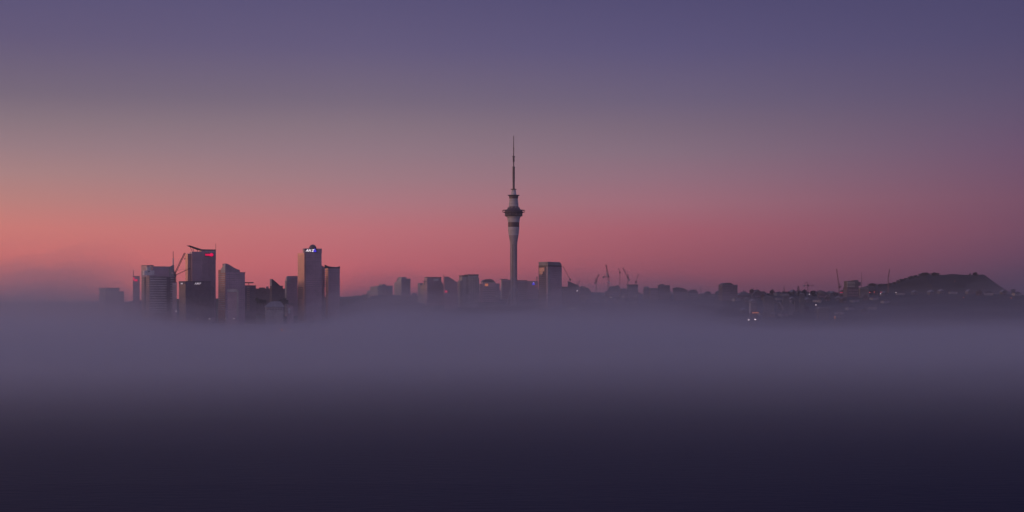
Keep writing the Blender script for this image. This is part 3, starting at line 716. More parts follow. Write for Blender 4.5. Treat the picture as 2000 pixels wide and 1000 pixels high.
b.rows('spandrel', 'f', 1073, 1097.2, 523, 606, 22, .28, CONC3, .25); b.rows('spandrel', 'l', 1053, 1067.6, 536, 606, 18, .25, CONC3, .25); b.block('corner_column', 1095, 1097.8, 519.6, 640, CONC3, -.5, 2)
b.rows('corner_light_band', 'f', 1070.2, 1074.4, 521, 600, 1, .9, CONC2, .4)

# ---------------------------------------------------------------- right of centre
b = Bld('office_block', 'small low block tucked against the right foot of the pale-crowned tower', 'building', 1096, 1097, 1111, 2950, 8)
b.body(560, SLATE); b.panes('f', 1098, 1110, 562, 590, 3, 7, GLASS)
b = Bld('hall', 'dark block with a wedge roof falling to the right under a crane cable', 'building', 1109, 1109.6, 1132, 2980, 8)
b.profile('wall', [(1109.6, 640), (1109.6, 551), (1112, 551.4), (1131.5, 560), (1131.5, 640)], SLATE); b.profile('roof', [(1109, 549.4), (1110.6, 549.4), (1131.5, 558.4), (1131.5, 560), (1109, 551.2)], STEEL, -1); b.panes('f', 1111, 1130, 564, 590, 4, 6, GLASS)
b = Bld('hall', 'dark hall with a hump-backed roof right of the wedge roof', 'building', 1132, 1133, 1155, 3020, 8)
b.profile('wall', [(1133, 640), (1133, 561), (1151, 565), (1155, 571), (1155, 640)], SLATE); b.profile('roof', [(1132.6, 561.2), (1136, 558.4), (1143, 560), (1150, 563.6), (1153.4, 567.6), (1155.4, 573), (1150, 566), (1143, 562)], STEEL, -1); b.panes('f', 1135, 1152, 574, 592, 4, 3, GLASS)
b = Bld('apartment_block', 'low irregular dark block at the foot of the white-jibbed crane', 'building', 1181, 1182, 1213, 3100, 8)
b.profile('tower_body', [(1182, 640), (1182, 570), (1187, 568), (1191, 560), (1198, 558.8), (1206, 558.6), (1211, 561.4), (1213, 566), (1213, 640)], SLATE); b.panes('f', 1190, 1212, 568, 592, 5, 5, GLASS); b.block('plant_room', 1205, 1210, 557.4, 560, DARK, 3, 9)
b = Bld('apartment_block', 'small square dark block below the paired crane jibs', 'building', 1225, 1227, 1246.4, 3080, 14)
b.body(556.4, SLATE); b.block('roof_slab', 1225.6, 1247, 555.6, 556.6, DARK, -.6); b.panes('f', 1228, 1246, 560, 590, 5, 7, GLASS); b.block('side_wing', 1214, 1226, 563.5, 640, SLATE, 4, 16)
b = Bld('apartment_block', 'pair of dark blocks of unequal height with a rooftop box, in fog', 'building', 1285, 1287, 1309, 3060, 14)
b.body(557, SLATE); b.block('plant_room', 1291, 1298, 554.6, 557, DARK, 2, 10); b.block('low_wing', 1272, 1286.5, 562.5, 640, SLATE, 3, 16); b.rows('floor_band', 'f', 1287.6, 1308.6, 560, 592, 9, .35, DARK, .3); b.panes('f', 1273, 1286, 566, 590, 4, 5, GLASS, proud=-2.8)
b = Bld('apartment_block', 'small fog-softened block with a rounded tank, left of the unequal pair', 'building', 1257, 1258, 1272, 3080, 10)
b.body(565, SLATE); MB().lathe([(5.4, b.h(565)), (5.6, b.h(562)), (4.4, b.h(560.2)), (2.5, b.h(559.4))], 16).build('roof_tank', SLATE2, b.root, (b.fx(1265), 8, 0)); b.panes('f', 1259, 1271, 568, 590, 4, 5, GLASS)
b = Bld('apartment_block', 'broad block with a gently sloped roof, second right of the unequal pair', 'building', 1315, 1317, 1343, 3040, 12)
b.profile('wall', [(1317, 640), (1317, 562.6), (1322, 561.6), (1333, 563.4), (1343, 567.4), (1343, 640)], SLATE); b.profile('roof', [(1316, 563), (1322, 561), (1334, 562.6), (1343.6, 566.8), (1343.6, 568), (1333, 564), (1322, 562.2), (1316, 564)], ROOFD, -.8); b.panes('f', 1318.5, 1342, 569, 592, 6, 5, GLASS)
b = Bld('apartment_block', 'low round-shouldered block between the sloped roof and the thin mast', 'building', 1344, 1346, 1364, 3060, 12)
b.profile('wall', [(1346, 640), (1346, 569), (1351, 566.4), (1360, 566.4), (1362.6, 569), (1364, 576), (1364, 640)], SLATE); b.panes('f', 1348, 1363, 572, 592, 4, 4, GLASS); b.block('roof_slab', 1350.6, 1360.4, 565.8, 566.7, DARK, -.4, 12)
b = Bld('low_shed', 'long pale low shed running left from the squat drum-topped block', 'building', 1369, 1371, 1407, 3120, 6)
b.body(578.6, SLATE2); b.block('roof', 1370, 1407.6, 576.6, 578.8, ROOFP, -1); b.panes('f', 1373, 1406, 580, 584, 9, 1, DARK)
b = Bld('apartment_tower', 'squat square block with a rounded roof hump standing alone on the ridge', 'building', 1406, 1411, 1441.5, 3020, 14)
b.body(556, GLASS4); b.profile('roof_hump', [(1411, 556), (1416, 553), (1421, 552.2), (1427, 552.2), (1431.6, 554.4), (1434, 556)], STEEL, .5, 20); b.box('side_wall', -.3, 0, 0, b.D, 0, b.h(557.6), SLATE)
b.cols('mullion', 'f', 1411.6, 1441, 557.6, 578, 7, .5, SLATE, .3); b.rows('spandrel', 'f', 1411.4, 1441.2, 558, 578, 6, .3, SLATE, .2)
b = Bld('slatted_building', 'slatted grey block with an overhanging dark top near the hill foot', 'building', 1653, 1655, 1678, 3080, 10)
b.box('tower_body', 0, b.W, 0, 22, 0, b.h(561), SLATE); b.block('upper_body', 1656, 1678, 548.6, 561, SLATE2, .6, 20); b.rows('slat', 'f', 1654, 1670, 550, 561, 4, .4, CONC, .6); b.block('roof_box', 1668, 1678, 547, 551, DARK, 1, 12); b.block('side_box', 1675, 1682.4, 550.6, 558, DARK, .5, 14)
b.panes('f', 1657, 1677, 564, 580, 5, 3, GLASS)
b = Bld('long_house', 'long low pale-roofed house at the foot of the slatted block', 'building', 1679, 1680, 1698, 3060, 8)
b.body(564.6, SLATE2); b.profile('roof', [(1678.6, 564.6), (1681, 561), (1694, 561), (1698.6, 564.6)], ROOFP, -1.5); b.panes('f', 1681, 1697, 566.5, 571, 5, 1, DARK)
b = Bld('gabled_hall', 'wide hall with a low pointed roof right of the squat drum-topped block', 'building', 1441, 1442, 1467, 3060, 6)
b.body(577, SLATE); b.profile('roof', [(1440.6, 577), (1446, 573), (1454, 570.4), (1461, 573.4), (1468, 577)], ROOFP, -1); b.mast(1453.8, 567, 571, .8, DARK, 3, 'roof_vent'); b.panes('f', 1444, 1465, 579, 583, 6, 1, GLASS)
b = Bld('flat_hall', 'flat-topped dark hall with sloping ends on the western ridge', 'building', 1469, 1470, 1500, 3080, 6)
b.profile('wall', [(1470, 640), (1470, 575), (1475, 570.6), (1494, 570.6), (1499, 576), (1499, 640)], SLATE); b.profile('roof', [(1474, 570.8), (1476, 569), (1493.5, 569), (1495.5, 570.8)], DARK, -.6); b.panes('f', 1474, 1496, 577, 584, 6, 2, GLASS)
b = Bld('domed_hall', 'hall with a broad low dome among the western ridge roofs', 'building', 1598, 1599, 1618, 3080, 6)
b.body(575, SLATE)
MB().lathe([(8.8 * math.cos(i / 8 * 1.57), b.h(575.2) + 7.2 * math.sin(i / 8 * 1.57)) for i in range(9)], 24).build('dome', ROOFD, b.root, (b.W / 2, 9, 0), smooth=True); b.panes('f', 1600, 1617, 577, 582, 5, 1, GLASS)
b = Bld('apartment_block', 'white-banded terrace block low on the dark western slope', 'building', 1464, 1466, 1479, 2620, 12)
b.body(592.6, SLATE); b.rows('balcony', 'f', 1466, 1478.6, 593, 607, 4, .32, CONC2, .9); b.block('side_fin', 1465.4, 1466.4, 592, 612, CONC2, -1, 6)
b.block('lit_awning', 1469, 1481, 610, 611.6, LIT_O, -3, -1)
b = Bld('house', 'pale-roofed long house with a warm lit gable low in the right-hand fog', 'building', 1630, 1632, 1646, 2560, 16)
b.body(620, HOUSE); b.profile('roof', [(1631, 620), (1633.5, 617), (1644.5, 617), (1646.6, 620)], ROOFP, -1); b.box('gable_wall', -.4, 0, 1, b.D * .5, b.h(622), b.h(617.6), LIT_O); b.panes('f', 1634, 1645, 621, 624, 4, 1, DARK)  # warm light falling on the gable end put in as emission
b = Bld('house', 'long pale roof with a bright left end, right of a white lamp', 'building', 1597, 1599, 1620, 2700, 12)
b.body(602.2, HOUSE); b.profile('roof', [(1598, 602.4), (1600.5, 599.4), (1618.5, 600), (1620.6, 602.4)], ROOFP, -1); b.block('lit_end_slab', 1598, 1606, 600.6, 602.4, CONC2, -1.4, -1.0); b.panes('f', 1606, 1619, 603.4, 606, 5, 1, DARK)  # paler slab paints the light on the left end
b = Bld('low_house', 'long house with a glowing red roof edge below the thin leaning crane', 'building', 1639, 1640, 1656, 3120, 6)
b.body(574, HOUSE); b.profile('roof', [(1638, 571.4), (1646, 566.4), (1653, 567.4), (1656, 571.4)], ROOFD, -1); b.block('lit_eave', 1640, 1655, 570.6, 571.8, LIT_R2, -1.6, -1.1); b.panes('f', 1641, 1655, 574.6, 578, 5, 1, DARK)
b = Bld('slipway', 'pale diagonal gangway propped against the dark western slope', 'gangway', 1521, 1522, 1534, 2640, 6)
MB().bar((b.fx(1522.4), 0, b.h(590.6)), (b.fx(1531.4), 0, b.h(606)), 1.0).build('deck', CONC2, b.root); MB().bar((b.fx(1522.4), 1, b.h(589.6)), (b.fx(1531.4), 1, b.h(605)), .3).build('handrail', STEELW, b.root); MB().bar((b.fx(1527), 1, b.h(625)), (b.fx(1527), 1, b.h(599)), .5).build('prop', STEEL, b.root)
for i, (p, q, w, t, lab) in enumerate([(1519, 592, 9, 600, 'pale square shed at the upper end of the diagonal gangway'), (1530, 578, 12, 588, 'pale gabled block above the diagonal gangway'), (1552, 586, 8, 592, 'small pale block right of the diagonal gangway'),
                                       (1563, 574, 9, 586, 'grey upright block below the tall pine'), (1541, 594, 9, 612, 'dim upright block right of the gangway foot'), (1491, 580, 22, 586, 'wide grey-roofed block under the flat-topped hall')]):
    b = Bld('shed', lab, 'building', p - .6, p, p + w, 2860 - 20 * i, 10)
    b.body(q, HOUSE if i != 5 else SLATE2); b.profile('roof', [(p - .6, q), (p + w * .4, q - 2.2), (p + w + .6, q)], ROOFP if i % 2 else SLATE2, -.8); b.panes('f', p + .6, p + w - .6, q + 2, q + 7, 3, 2, DARK)

# ---------------------------------------------------------------- small blocks that fill the skyline between the towers
ORD = 'first second third fourth fifth sixth seventh eighth ninth tenth eleventh twelfth thirteenth fourteenth fifteenth sixteenth seventeenth eighteenth nineteenth twentieth'.split() + ['twenty-' + w for w in 'first second third fourth fifth sixth seventh eighth ninth'.split()]
rnd = random.Random(12)
for where, spans, Y0 in (('left of the pale-crowned tower', [(842, 6, 571), (862, 5, 575), (893, 6, 577), (934, 8, 573), (966, 11, 566), (974, 7, 571), (996, 8, 561), (1000, 12, 570), (1012, 14, 574), (1044, 9, 566)], 3230),
                         ('right of the pale-crowned tower', [(1100, 10, 569), (1120, 12, 571), (1150, 9, 575), (1160, 11, 577), (1172, 10, 573), (1198, 13, 569), (1210, 9, 572), (1242, 10, 572), (1250, 9, 577), (1262, 10, 573), (1306, 9, 570), (1338, 9, 573), (1360, 9, 576), (1376, 10, 574), (1391, 12, 576.5), (1400, 8, 573)], 3210)):
    for i, (p, w, q) in enumerate(spans):
        b = Bld('small_block', '%s small block from the left in the gaps %s' % (ORD[i], where), 'building', p - rnd.uniform(.6, 2.5), p, p + w, Y0 + rnd.uniform(-15, 25), rnd.uniform(8, 30), 'small low blocks in the skyline gaps')
        m_ = rnd.choice((CONC3, SLATE, SLATE2))
        b.body(q, m_)
        if rnd.random() < .45: b.profile('roof', [(p - .5, q), (p + w * rnd.uniform(.2, .7), q - rnd.uniform(1.4, 2.6)), (p + w + .5, q)], ROOFD, -.6)
        else: b.block('plant_room', p + w * .2, p + w * rnd.uniform(.45, .7), q - rnd.uniform(1, 2.4), q, SLATE, 2, 9)
        if rnd.random() < .3: b.mast(p + w * .6, q - rnd.uniform(4, 7), q, .25)
        b.panes('f', p + .6, p + w - .6, q + 1.5, q + 11, 3, 4, GLASS4)

# ================================================================== the needle tower
YT = 3000.0
kt = K * YT
tz = ground_z(PX(1003.2, YT), YT) - 1
T = thing('observation_tower', 'tall slender concrete needle tower with a flared observation pod and stepped mast', 'tower', (PX(1003.2, YT), YT, tz))
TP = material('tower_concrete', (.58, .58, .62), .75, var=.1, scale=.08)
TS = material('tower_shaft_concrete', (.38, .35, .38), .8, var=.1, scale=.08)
POD = material('pod_glazing', (.11, .085, .10), .45, .1)
def tl(name, prof, mat, n=40, smooth=False): return MB().lathe([(r * kt, PZ(y, YT) - tz) for r, y in prof], n).build(name, mat, T, smooth=False)
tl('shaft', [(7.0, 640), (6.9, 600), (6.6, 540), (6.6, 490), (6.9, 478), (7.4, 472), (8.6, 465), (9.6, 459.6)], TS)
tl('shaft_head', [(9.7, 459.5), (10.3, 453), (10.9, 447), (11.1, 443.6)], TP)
for y in (447.5, 451.0, 455.0): tl('ring_band', [(10.9 - (y - 447) * .1, y + .5), (11.3 - (y - 447) * .1, y + .4), (11.3 - (y - 447) * .1, y), (10.9 - (y - 447) * .1, y - .1)], CONC)
tl('dark_collar', [(11.0, 443.5), (11.1, 434.3)], POD)
tl('pod_neck', [(11.3, 434.2), (11.6, 432), (11.9, 428), (12.6, 425.5), (14, 422.8)], TP)
tl('lower_ledge', [(14.8, 422.8), (17.4, 422.2), (17.5, 421.6), (15.6, 421)], STEEL)
tl('lower_deck', [(15.6, 421), (16.6, 417.5), (17.5, 415.6)], POD)
tl('main_ledge', [(17.6, 415.5), (21.6, 414.9), (21.6, 414.4), (17.8, 414.1)], STEEL)
tl('upper_deck', [(17.6, 413.9), (17.0, 411.6), (14.6, 409.6), (12.0, 407.8)], POD)
MB().lathe([(21.2 * kt, 0), (21.7 * kt, 0), (21.7 * kt, .6), (21.2 * kt, .6), (21.2 * kt, 0)], 48, False).build('skywalk_ring', STEEL, T, (0, 0, PZ(410.9, YT) - tz))
spoke = MB().bar((13 * kt, 0, 0), (21.8 * kt, 0, 0), .35); me = mesh('spoke', spoke.v, spoke.f, STEEL)
prop = MB().bar((22.0 * kt, 0, 0), (22.0 * kt, 0, 3.0), .25); me2 = mesh('ring_post', prop.v, prop.f, STEEL)
for i in range(16):
    put('spoke', me, T, (0, 0, PZ(410.5, YT) - tz), (0, 0, i * math.pi / 8 + .1)); put('ring_post', me2, T, (0, 0, PZ(414.2, YT) - tz), (0, 0, i * math.pi / 8 + .1))
wn = MB().box(15.6 * kt, 17.3 * kt, -.18, .22, 0, 5.2); me3 = mesh('window_mullion', wn.v, wn.f, CONC2)
for i in range(36): put('window_mullion', me3, T, (0, 0, PZ(421.0, YT) - tz), (0, 0, i * math.pi / 18))
tl('roof_terrace', [(12.4, 407.8), (11.6, 406), (9.6, 405), (8.8, 403.4)], DARK)
cb = MB().box(8.6 * kt, 11.4 * kt, -1.6, 1.6, 0, 3.6); me4 = mesh('plant_box', cb.v, cb.f, CONC2)
for i in range(9): put('plant_box', me4, T, (0, 0, PZ(408.2, YT) - tz), (0, 0, i * .7 + .2))
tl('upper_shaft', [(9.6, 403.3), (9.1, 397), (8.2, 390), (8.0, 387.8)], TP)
for y, r in ((392, 8.7), (398, 9.4)): tl('ring_band', [(r - .2, y + .4), (r + .25, y + .3), (r + .25, y - .1), (r - .2, y - .2)], CONC2)
tl('skydeck', [(8.6, 387.7), (9.0, 384), (9.2, 382.8)], POD)
tl('skydeck_roof', [(10.0, 382.8), (12.0, 381.4), (11.8, 380.9), (6, 380.7)], STEEL)
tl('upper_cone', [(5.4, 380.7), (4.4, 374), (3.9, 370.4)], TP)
tl('crow_ring', [(4.4, 370.4), (6.1, 369.8), (6.1, 369.1), (3.0, 368.9)], STEEL)
tl('mast_base', [(2.2, 368.9), (2.1, 355), (2.3, 354.6), (2.3, 326.6)], STEEL, 12)
tl('mast_collar', [(2.3, 326.6), (2.7, 326.2), (2.7, 325.6), (1.1, 325.3)], STEEL, 12)
tl('mast_middle', [(1.05, 325.3), (1.05, 316.6), (1.8, 316.4), (1.8, 306.8)], STEEL, 12)
tl('mast_collar', [(1.9, 306.8), (3.2, 305.8), (3.0, 305.4), (1.0, 305.2)], STEEL, 12)
tl('mast_upper', [(1.0, 305.2), (.9, 291)], STEEL, 10)
tl('mast_collar', [(1.3, 291), (1.5, 290.4), (1.3, 289.4), (.8, 289)], STEEL, 10)
tl('mast_tip', [(.8, 289), (.55, 266), (.2, 264.8)], STEEL, 8)
slot = MB().box(-.5, .5, -.3, .3, PZ(640, YT) - tz, PZ(470, YT) - tz); me5 = mesh('shaft_groove', slot.v, slot.f, DARK)
for i in range(6):
    a = i * math.pi / 3 + .25; put('shaft_groove', me5, T, (6.62 * kt * math.cos(a), 6.62 * kt * math.sin(a), 0), (0, 0, a + math.pi / 2))
for i in range(8):
    a = i * math.pi / 4 + .39
    MB().bar((6.4 * kt * math.cos(a), 6.4 * kt * math.sin(a), 30), (13 * kt * math.cos(a), 13 * kt * math.sin(a), 0), 1.2).build('buttress', TS, T)

# ================================================================== cranes
def lattice(mb, p, q, w, n, r=.22):
    p, q = Vector(p), Vector(q); d = (q - p).normalized()
    a = d.cross(Vector((0, 1, 0)))
    if a.length < .1: a = Vector((1, 0, 0))
    a.normalize(); c = d.cross(a)
    cs = [(a * i + c * j) * w / 2 for i, j in ((-1, -1), (1, -1), (1, 1), (-1, 1))]
    for e in cs: mb.bar(p + e, q + e, r)
    for k in range(n):
        u, v = p.lerp(q, k / n), p.lerp(q, (k + 1) / n)
        for i in range(4):
            e, f = cs[i], cs[(i + 1) % 4]
            mb.bar(u + (e if k % 2 else f), v + (f if k % 2 else e), r * .6)
    return mb


def crane(label, Y, mast, top, bot, tip, counter=None, mat=None, w=2.0, hook=None, jmat=None, cab=True, r=.22, dy=0.0, two=None):
    mat = mat or STEEL; k = K * Y; r *= .8
    x0 = PX(mast, Y); zb = PZ(bot, Y)
    o = thing('tower_crane', label, 'crane', (x0, Y, zb))
    zt = (bot - top) * k
    P = lambda px, py, y=0.0: Vector((PX(px, Y) - x0, y, PZ(py, Y) - zb))
    lattice(MB(), (0, 0, 0), (0, 0, zt), w, max(3, int(zt / 4)), r).build('mast', mat, o)
    t_ = P(*tip, dy)
    j = lattice(MB(), (0, 0, zt + 1), t_, w * .8, max(4, int(t_.length / 4) if t_.length < 90 else 20), r)
    j.build('jib', jmat or mat, o)
    if counter:
        c_ = P(*counter)
        lattice(MB(), (0, 0, zt + 1), c_, w * .8, 4, r).build('counter_jib', mat, o)
        MB().box(c_.x - 1.6, c_.x + 1.6, -1.4, 1.4, c_.z - 2.4, c_.z + .6).build('ballast', CONC3, o)
        ap = Vector((c_.x * .35, 0, zt + 8))
        MB().bar((0, 0, zt + 1), ap, .35).bar(c_, ap, .25).build('a_frame', mat, o)
        MB().bar(ap, t_, .12).build('pendant_cable', mat, o)
    if cab: MB().box(-1.5, 1.5, -2.4, -1.0, zt - .5, zt + 2.4).build('cab', two or mat, o)
    if hook:
        h_ = P(*hook); MB().bar(t_, h_, .1).build('hoist_rope', mat, o)
        MB().lathe([(.2, 0), (.9, .5), (.9, 1.8), (.2, 2.4)], 8).build('hook_block', mat, o, (h_.x, h_.y + dy, h_.z - 2.4))
    return o


crane('dark luffing crane leaning right between the spired tower and the red-signed tower', 2610, 341.4, 536, 606, (361, 494), (337, 532), w=2.2, hook=(361.2, 503.6), r=.28)
crane('faint red-brown crane with a low jib reaching right toward the red-signed tower', 2680, 343.2, 538.4, 606, (372, 524), (340.5, 541), BRICKM, 1.4, r=.16)
crane('crane with a long thin jib falling right from the pale-crowned tower', 2990, 1113.6, 547, 600, (1099, 519.5), None, STEEL, 1.3, r=.16)
crane('small crane with a short raised jib above the wedge roof', 3060, 1127.4, 559, 600, (1133, 548), (1125.6, 560.5), CRANER, 1.5, r=.2)
crane('dim crane with a stubby jib leaning right, left of the white-jibbed crane', 3120, 1164.6, 550, 600, (1169.4, 536), (1162.4, 552), CRANER, 2.2, r=.26)
c_ = crane('crane with a steep white-panelled jib, tallest of the central crane cluster', 3060, 1188.4, 541.5, 600, (1183.6, 517), (1178.6, 540.6), CRANER, 2.4, r=.3)
k = K * 3060
MB().bar(((1184.4 - 1188.4) * k, -1.6, (600 - 532.4) * k), ((1186.2 - 1188.4) * k, -1.6, (600 - 539.6) * k), .8).build('white_jib_panel', WHITE, c_)
MB().bar(((1186.6 - 1188.4) * k, -1.8, (600 - 549.4) * k), ((1192 - 1188.4) * k, -1.8, (600 - 553.6) * k), .9).build('white_stair_panel', WHITE, c_)
crane('very faint thin crane standing left of the leaning central crane', 3150, 1210.6, 533, 600, (1208, 523.6), None, CRANER, 1.2, r=.14)
crane('crane with its jib leaning left above the small square block', 3100, 1226, 543, 600, (1216.4, 523), (1228.4, 546), CRANER, 1.9, r=.22)
crane('short crane with its jib leaning right, rightmost of the central cluster', 3120, 1242, 552, 600, (1246.8, 535.6), None, CRANER, 1.6, r=.18)
crane('tall thin leaning crane on the western ridge left of the slatted block', 3100, 1638.8, 562, 592, (1633.8, 525), (1641.4, 559), CRANER, 1.5, r=.2)
crane('tiny crane with a raised jib at the left of the ridge pines', 3150, 1512, 572, 592, (1508, 564.4), None, CRANER, 1.4, r=.2)
# hammerhead
o = crane('small T-shaped crane with a level jib above the western ridge', 3140, 1578, 558.4, 592, (1590, 557.6), (1570.6, 557.4), CRANER, 1.2, r=.16)
crane('slim pole crane with a dark tip on the left slope of the hill', 5000, 1735, 540, 580, (1737.8, 526), None, CRANER, 3.0, r=.36)

# ================================================================== masts
def pole(label, px, Y, top, bot, r=.35, mat=None, cross=()):
    zb = PZ(bot, Y)
    o = thing('radio_mast', label, 'mast', (PX(px, Y), Y, zb)); hh = (bot - top) * K * Y
    MB().lathe([(r * 1.4, 0), (r, hh * .6), (r * .5, hh)], 8).build('pole', mat or STEEL, o)
    MB().lathe([(r * 3, 0), (r * 3, .8), (r * 1.4, 1.2)], 10).build('base_plate', CONC3, o)
    for q in cross: z = (bot - q) * K * Y; MB().bar((-2.2, 0, z), (2.2, 0, z), .22).build('crossbar', mat or STEEL, o)
    return o


pole('thin dark mast between two low blocks on the right skyline', 1369, 3100, 560, 590, .5, cross=(566,))
pole('thin pale pole rising right of the slatted block', 1683, 3120, 532, 575, .4, BRICKM)
pole('short spiky mast on the dark ridge left of the pines', 1531.4, 3150, 558.6, 585, .5, cross=(564, 567))

# ================================================================== trees
def crown_mesh(name, R_, H_, n, seed, cone=False):
    rnd = random.Random(seed); b = MB()
    lobes = [(Vector((rnd.uniform(-.5, .5) * R_, rnd.uniform(-.5, .5) * R_, rnd.uniform(.3, .85) * H_)), rnd.uniform(.38, .62) * R_) for _ in range(7)]
    for i in range(n):
        if cone:
            t = rnd.random() ** .8; t = (int(t * 9) + rnd.uniform(.1, .5)) / 9
            z = H_ * (.12 + .86 * t); rr = R_ * (1 - t) ** .85 * rnd.random() ** .4 + .15; a = rnd.uniform(0, 6.28)
            p = Vector((rr * math.cos(a), rr * math.sin(a), z - .08 * rr))
        else:
            c, r = rnd.choice(lobes); d = Vector((rnd.gauss(0, 1), rnd.gauss(0, 1), rnd.gauss(0, 1))).normalized() * r * rnd.random() ** .45
            d.z *= .75; p = c + d
        s = R_ * rnd.uniform(.10, .22) * (.7 if cone else 1)
        u = Vector((rnd.gauss(0, 1), rnd.gauss(0, 1), rnd.gauss(0, .6))).normalized(); v = u.orthogonal().normalized()
        if rnd.random() < .5: v = u.cross(v)
        b.add([p - u * s, p + v * s * .8, p + u * s, p - v * s * .8 + u * s * .2], [(0, 1, 2), (0, 2, 3)])
    return mesh(name, b.v, b.f, FOLI)


def trunk_mesh(R_, H_, seed):
    rnd = random.Random(seed); b = MB(); b.lathe([(.09 * R_ + .12, -.6), (.07 * R_ + .08, H_ * .35), (.03 * R_ + .03, H_ * .8)], 7)
    for i in range(4):
        a = rnd.uniform(0, 6.28); z = H_ * rnd.uniform(.25, .5); b.bar((0, 0, z), (R_ * .5 * math.cos(a), R_ * .5 * math.sin(a), z + H_ * .28), .05 * R_, 5)
    return mesh('trunk', b.v, b.f, BARK)


TREES = []
for i in range(4): TREES.append((crown_mesh('crown', 4.2, 8.5, 340, 40 + i), trunk_mesh(4.2, 8.5, i)))
PINE = (crown_mesh('crown', 3.4, 16, 420, 77, True), trunk_mesh(2.0, 15, 9))


def tree(px, Y, top, hpx, label, group=None, kind=0, wide=1.0):
    cr, tr = PINE if kind == 'pine' else TREES[kind % 4]
    H0 = 16.0 if kind == 'pine' else 8.8
    k = K * Y; s = hpx * k / H0
    o = thing('pine_tree' if kind == 'pine' else 'tree', label, 'tree', (PX(px, Y), Y, PZ(top, Y) - hpx * k), (px * 1.7) % 6.28, group)
    o.scale = (s * wide, s * wide, s)
    put('crown', cr, o); put('trunk', tr, o)
    return o


G = 'trees on the wooded ridge'
for i, (p, t, h, w) in enumerate([(664, 580.5, 9, 1.2), (669, 581, 9, 1.3), (674, 580, 9, 1.4), (679, 579.6, 10, 1.2), (684, 579, 11, 1.3), (689, 577.4, 12, 1.2), (694, 576, 13, 1.3), (699, 575.4, 13, 1.2),
                               (704, 576, 13, 1.3), (709, 575, 13, 1.2), (713, 573.6, 14, 1.3), (717, 571, 15, 1.1)]):
    tree(p, 3190 + (i % 3) * 12, t, h, ORD[i] + ' bushy tree from the left on the low ridge before the broad fogged block', G, i, w)
G = 'trees among the dark waterfront blocks'
for i, (p, t, h, w) in enumerate([(502, 580, 14, 1), (509, 583, 13, 1.1), (515, 584, 12, 1.1), (548, 583, 13, 1.1), (554, 580, 14, 1), (559, 584, 12, 1.1)]):
    tree(p, 2640 + (i % 3) * 10, t, h, ORD[i] + ' dark tree from the left around the pale hipped roof', G, i, w)
tree(1559.4, 3120, 557.4, 26, 'tallest pine on the western ridge, with a narrow tiered crown', None, 'pine', 1.25)
tree(1549.6, 3120, 565, 18, 'shorter pine left of the tallest ridge pine', None, 'pine', 1.35)
tree(1569.6, 3130, 563.6, 20, 'leaning bushy tree right of the tallest ridge pine', None, 1, .9)
tree(1588.6, 3140, 565.6, 18, 'round tree between the T-shaped crane and the domed hall', None, 2, .9)
tree(1540, 3130, 566.8, 16, 'small round tree left of the shorter ridge pine', None, 3, .9)
G = 'trees along the western ridge line'
for i, (p, t, h, w) in enumerate([(1446, 573, 10, 1.2), (1502, 572, 12, 1.3), (1514, 570.6, 12, 1.3), (1520, 569.6, 12, 1.4), (1526, 567.8, 14, 1.3), (1535, 569, 12, 1.3), (1545, 570.6, 12, 1.3), (1556, 571, 12, 1.4), (1576, 570.6, 12, 1.3),
                                  (1583, 572, 11, 1.4), (1594, 571.4, 11, 1.4), (1622, 570, 12, 1.3), (1629, 569.6, 12, 1.3), (1635, 571, 11, 1.4), (1661, 568, 14, 1.2), (1690, 566, 14, 1.3), (1700, 566, 12, 1.4), (1710, 567, 12, 1.3)]):
    tree(p, 3150 + (i % 4) * 15, t, h, ORD[i] + ' low bushy tree from the left along the western ridge line', G, i, w)
SUMMIT = [(1797.5, 534, 5, 1.5, 'leftmost small tree at the shoulder of the hill summit'), (1802, 531.6, 7.5, 1.5, 'broad tree at the left end of the hill summit'), (1808, 531.2, 7.5, 1.5, 'tall tree second in from the left end of the summit row'),
          (1813.5, 532.4, 6, 1.3, 'tree at the left lip of the notch in the summit row'), (1821, 531.6, 7, 1.4, 'tree at the right lip of the notch in the summit row'), (1826, 531.2, 7.5, 1.5, 'broadest tree right of the notch on the hill summit'),
          (1832, 532.6, 6, 1.5, 'low tree right beside the broad summit tree at the notch'), (1895, 532.8, 5.5, 1.0, 'small lone tree on the right part of the summit'), (1903, 530.6, 8, 1.2, 'tallest lone tree on the right part of the summit'),
          (1908, 533, 6, 1.2, 'small tree tucked against the tallest lone summit tree'), (1978, 563, 13, 1.0, 'tree standing low on the right slope of the hill')]
for i, (p, t, h, w, lab) in enumerate(SUMMIT):
    tree(p, 5480, t, h, lab, 'trees on the hill summit' if i < 10 else None, i, w)
G = 'trees along the left shoulder of the hill'
for i, (p, t) in enumerate([(1699, 552.6), (1704, 552.2), (1709, 553), (1717, 553.6), (1723, 553), (1731, 553), (1738, 552), (1746, 549.8), (1754, 546.6), (1761, 543.8), (1768, 542), (1776, 539.4), (1783, 538), (1790, 536.4)]):
    tree(p, 5440, t, 7, ORD[i] + ' dark tree up the left shoulder of the hill, counted from its foot', G, i, 1.7)

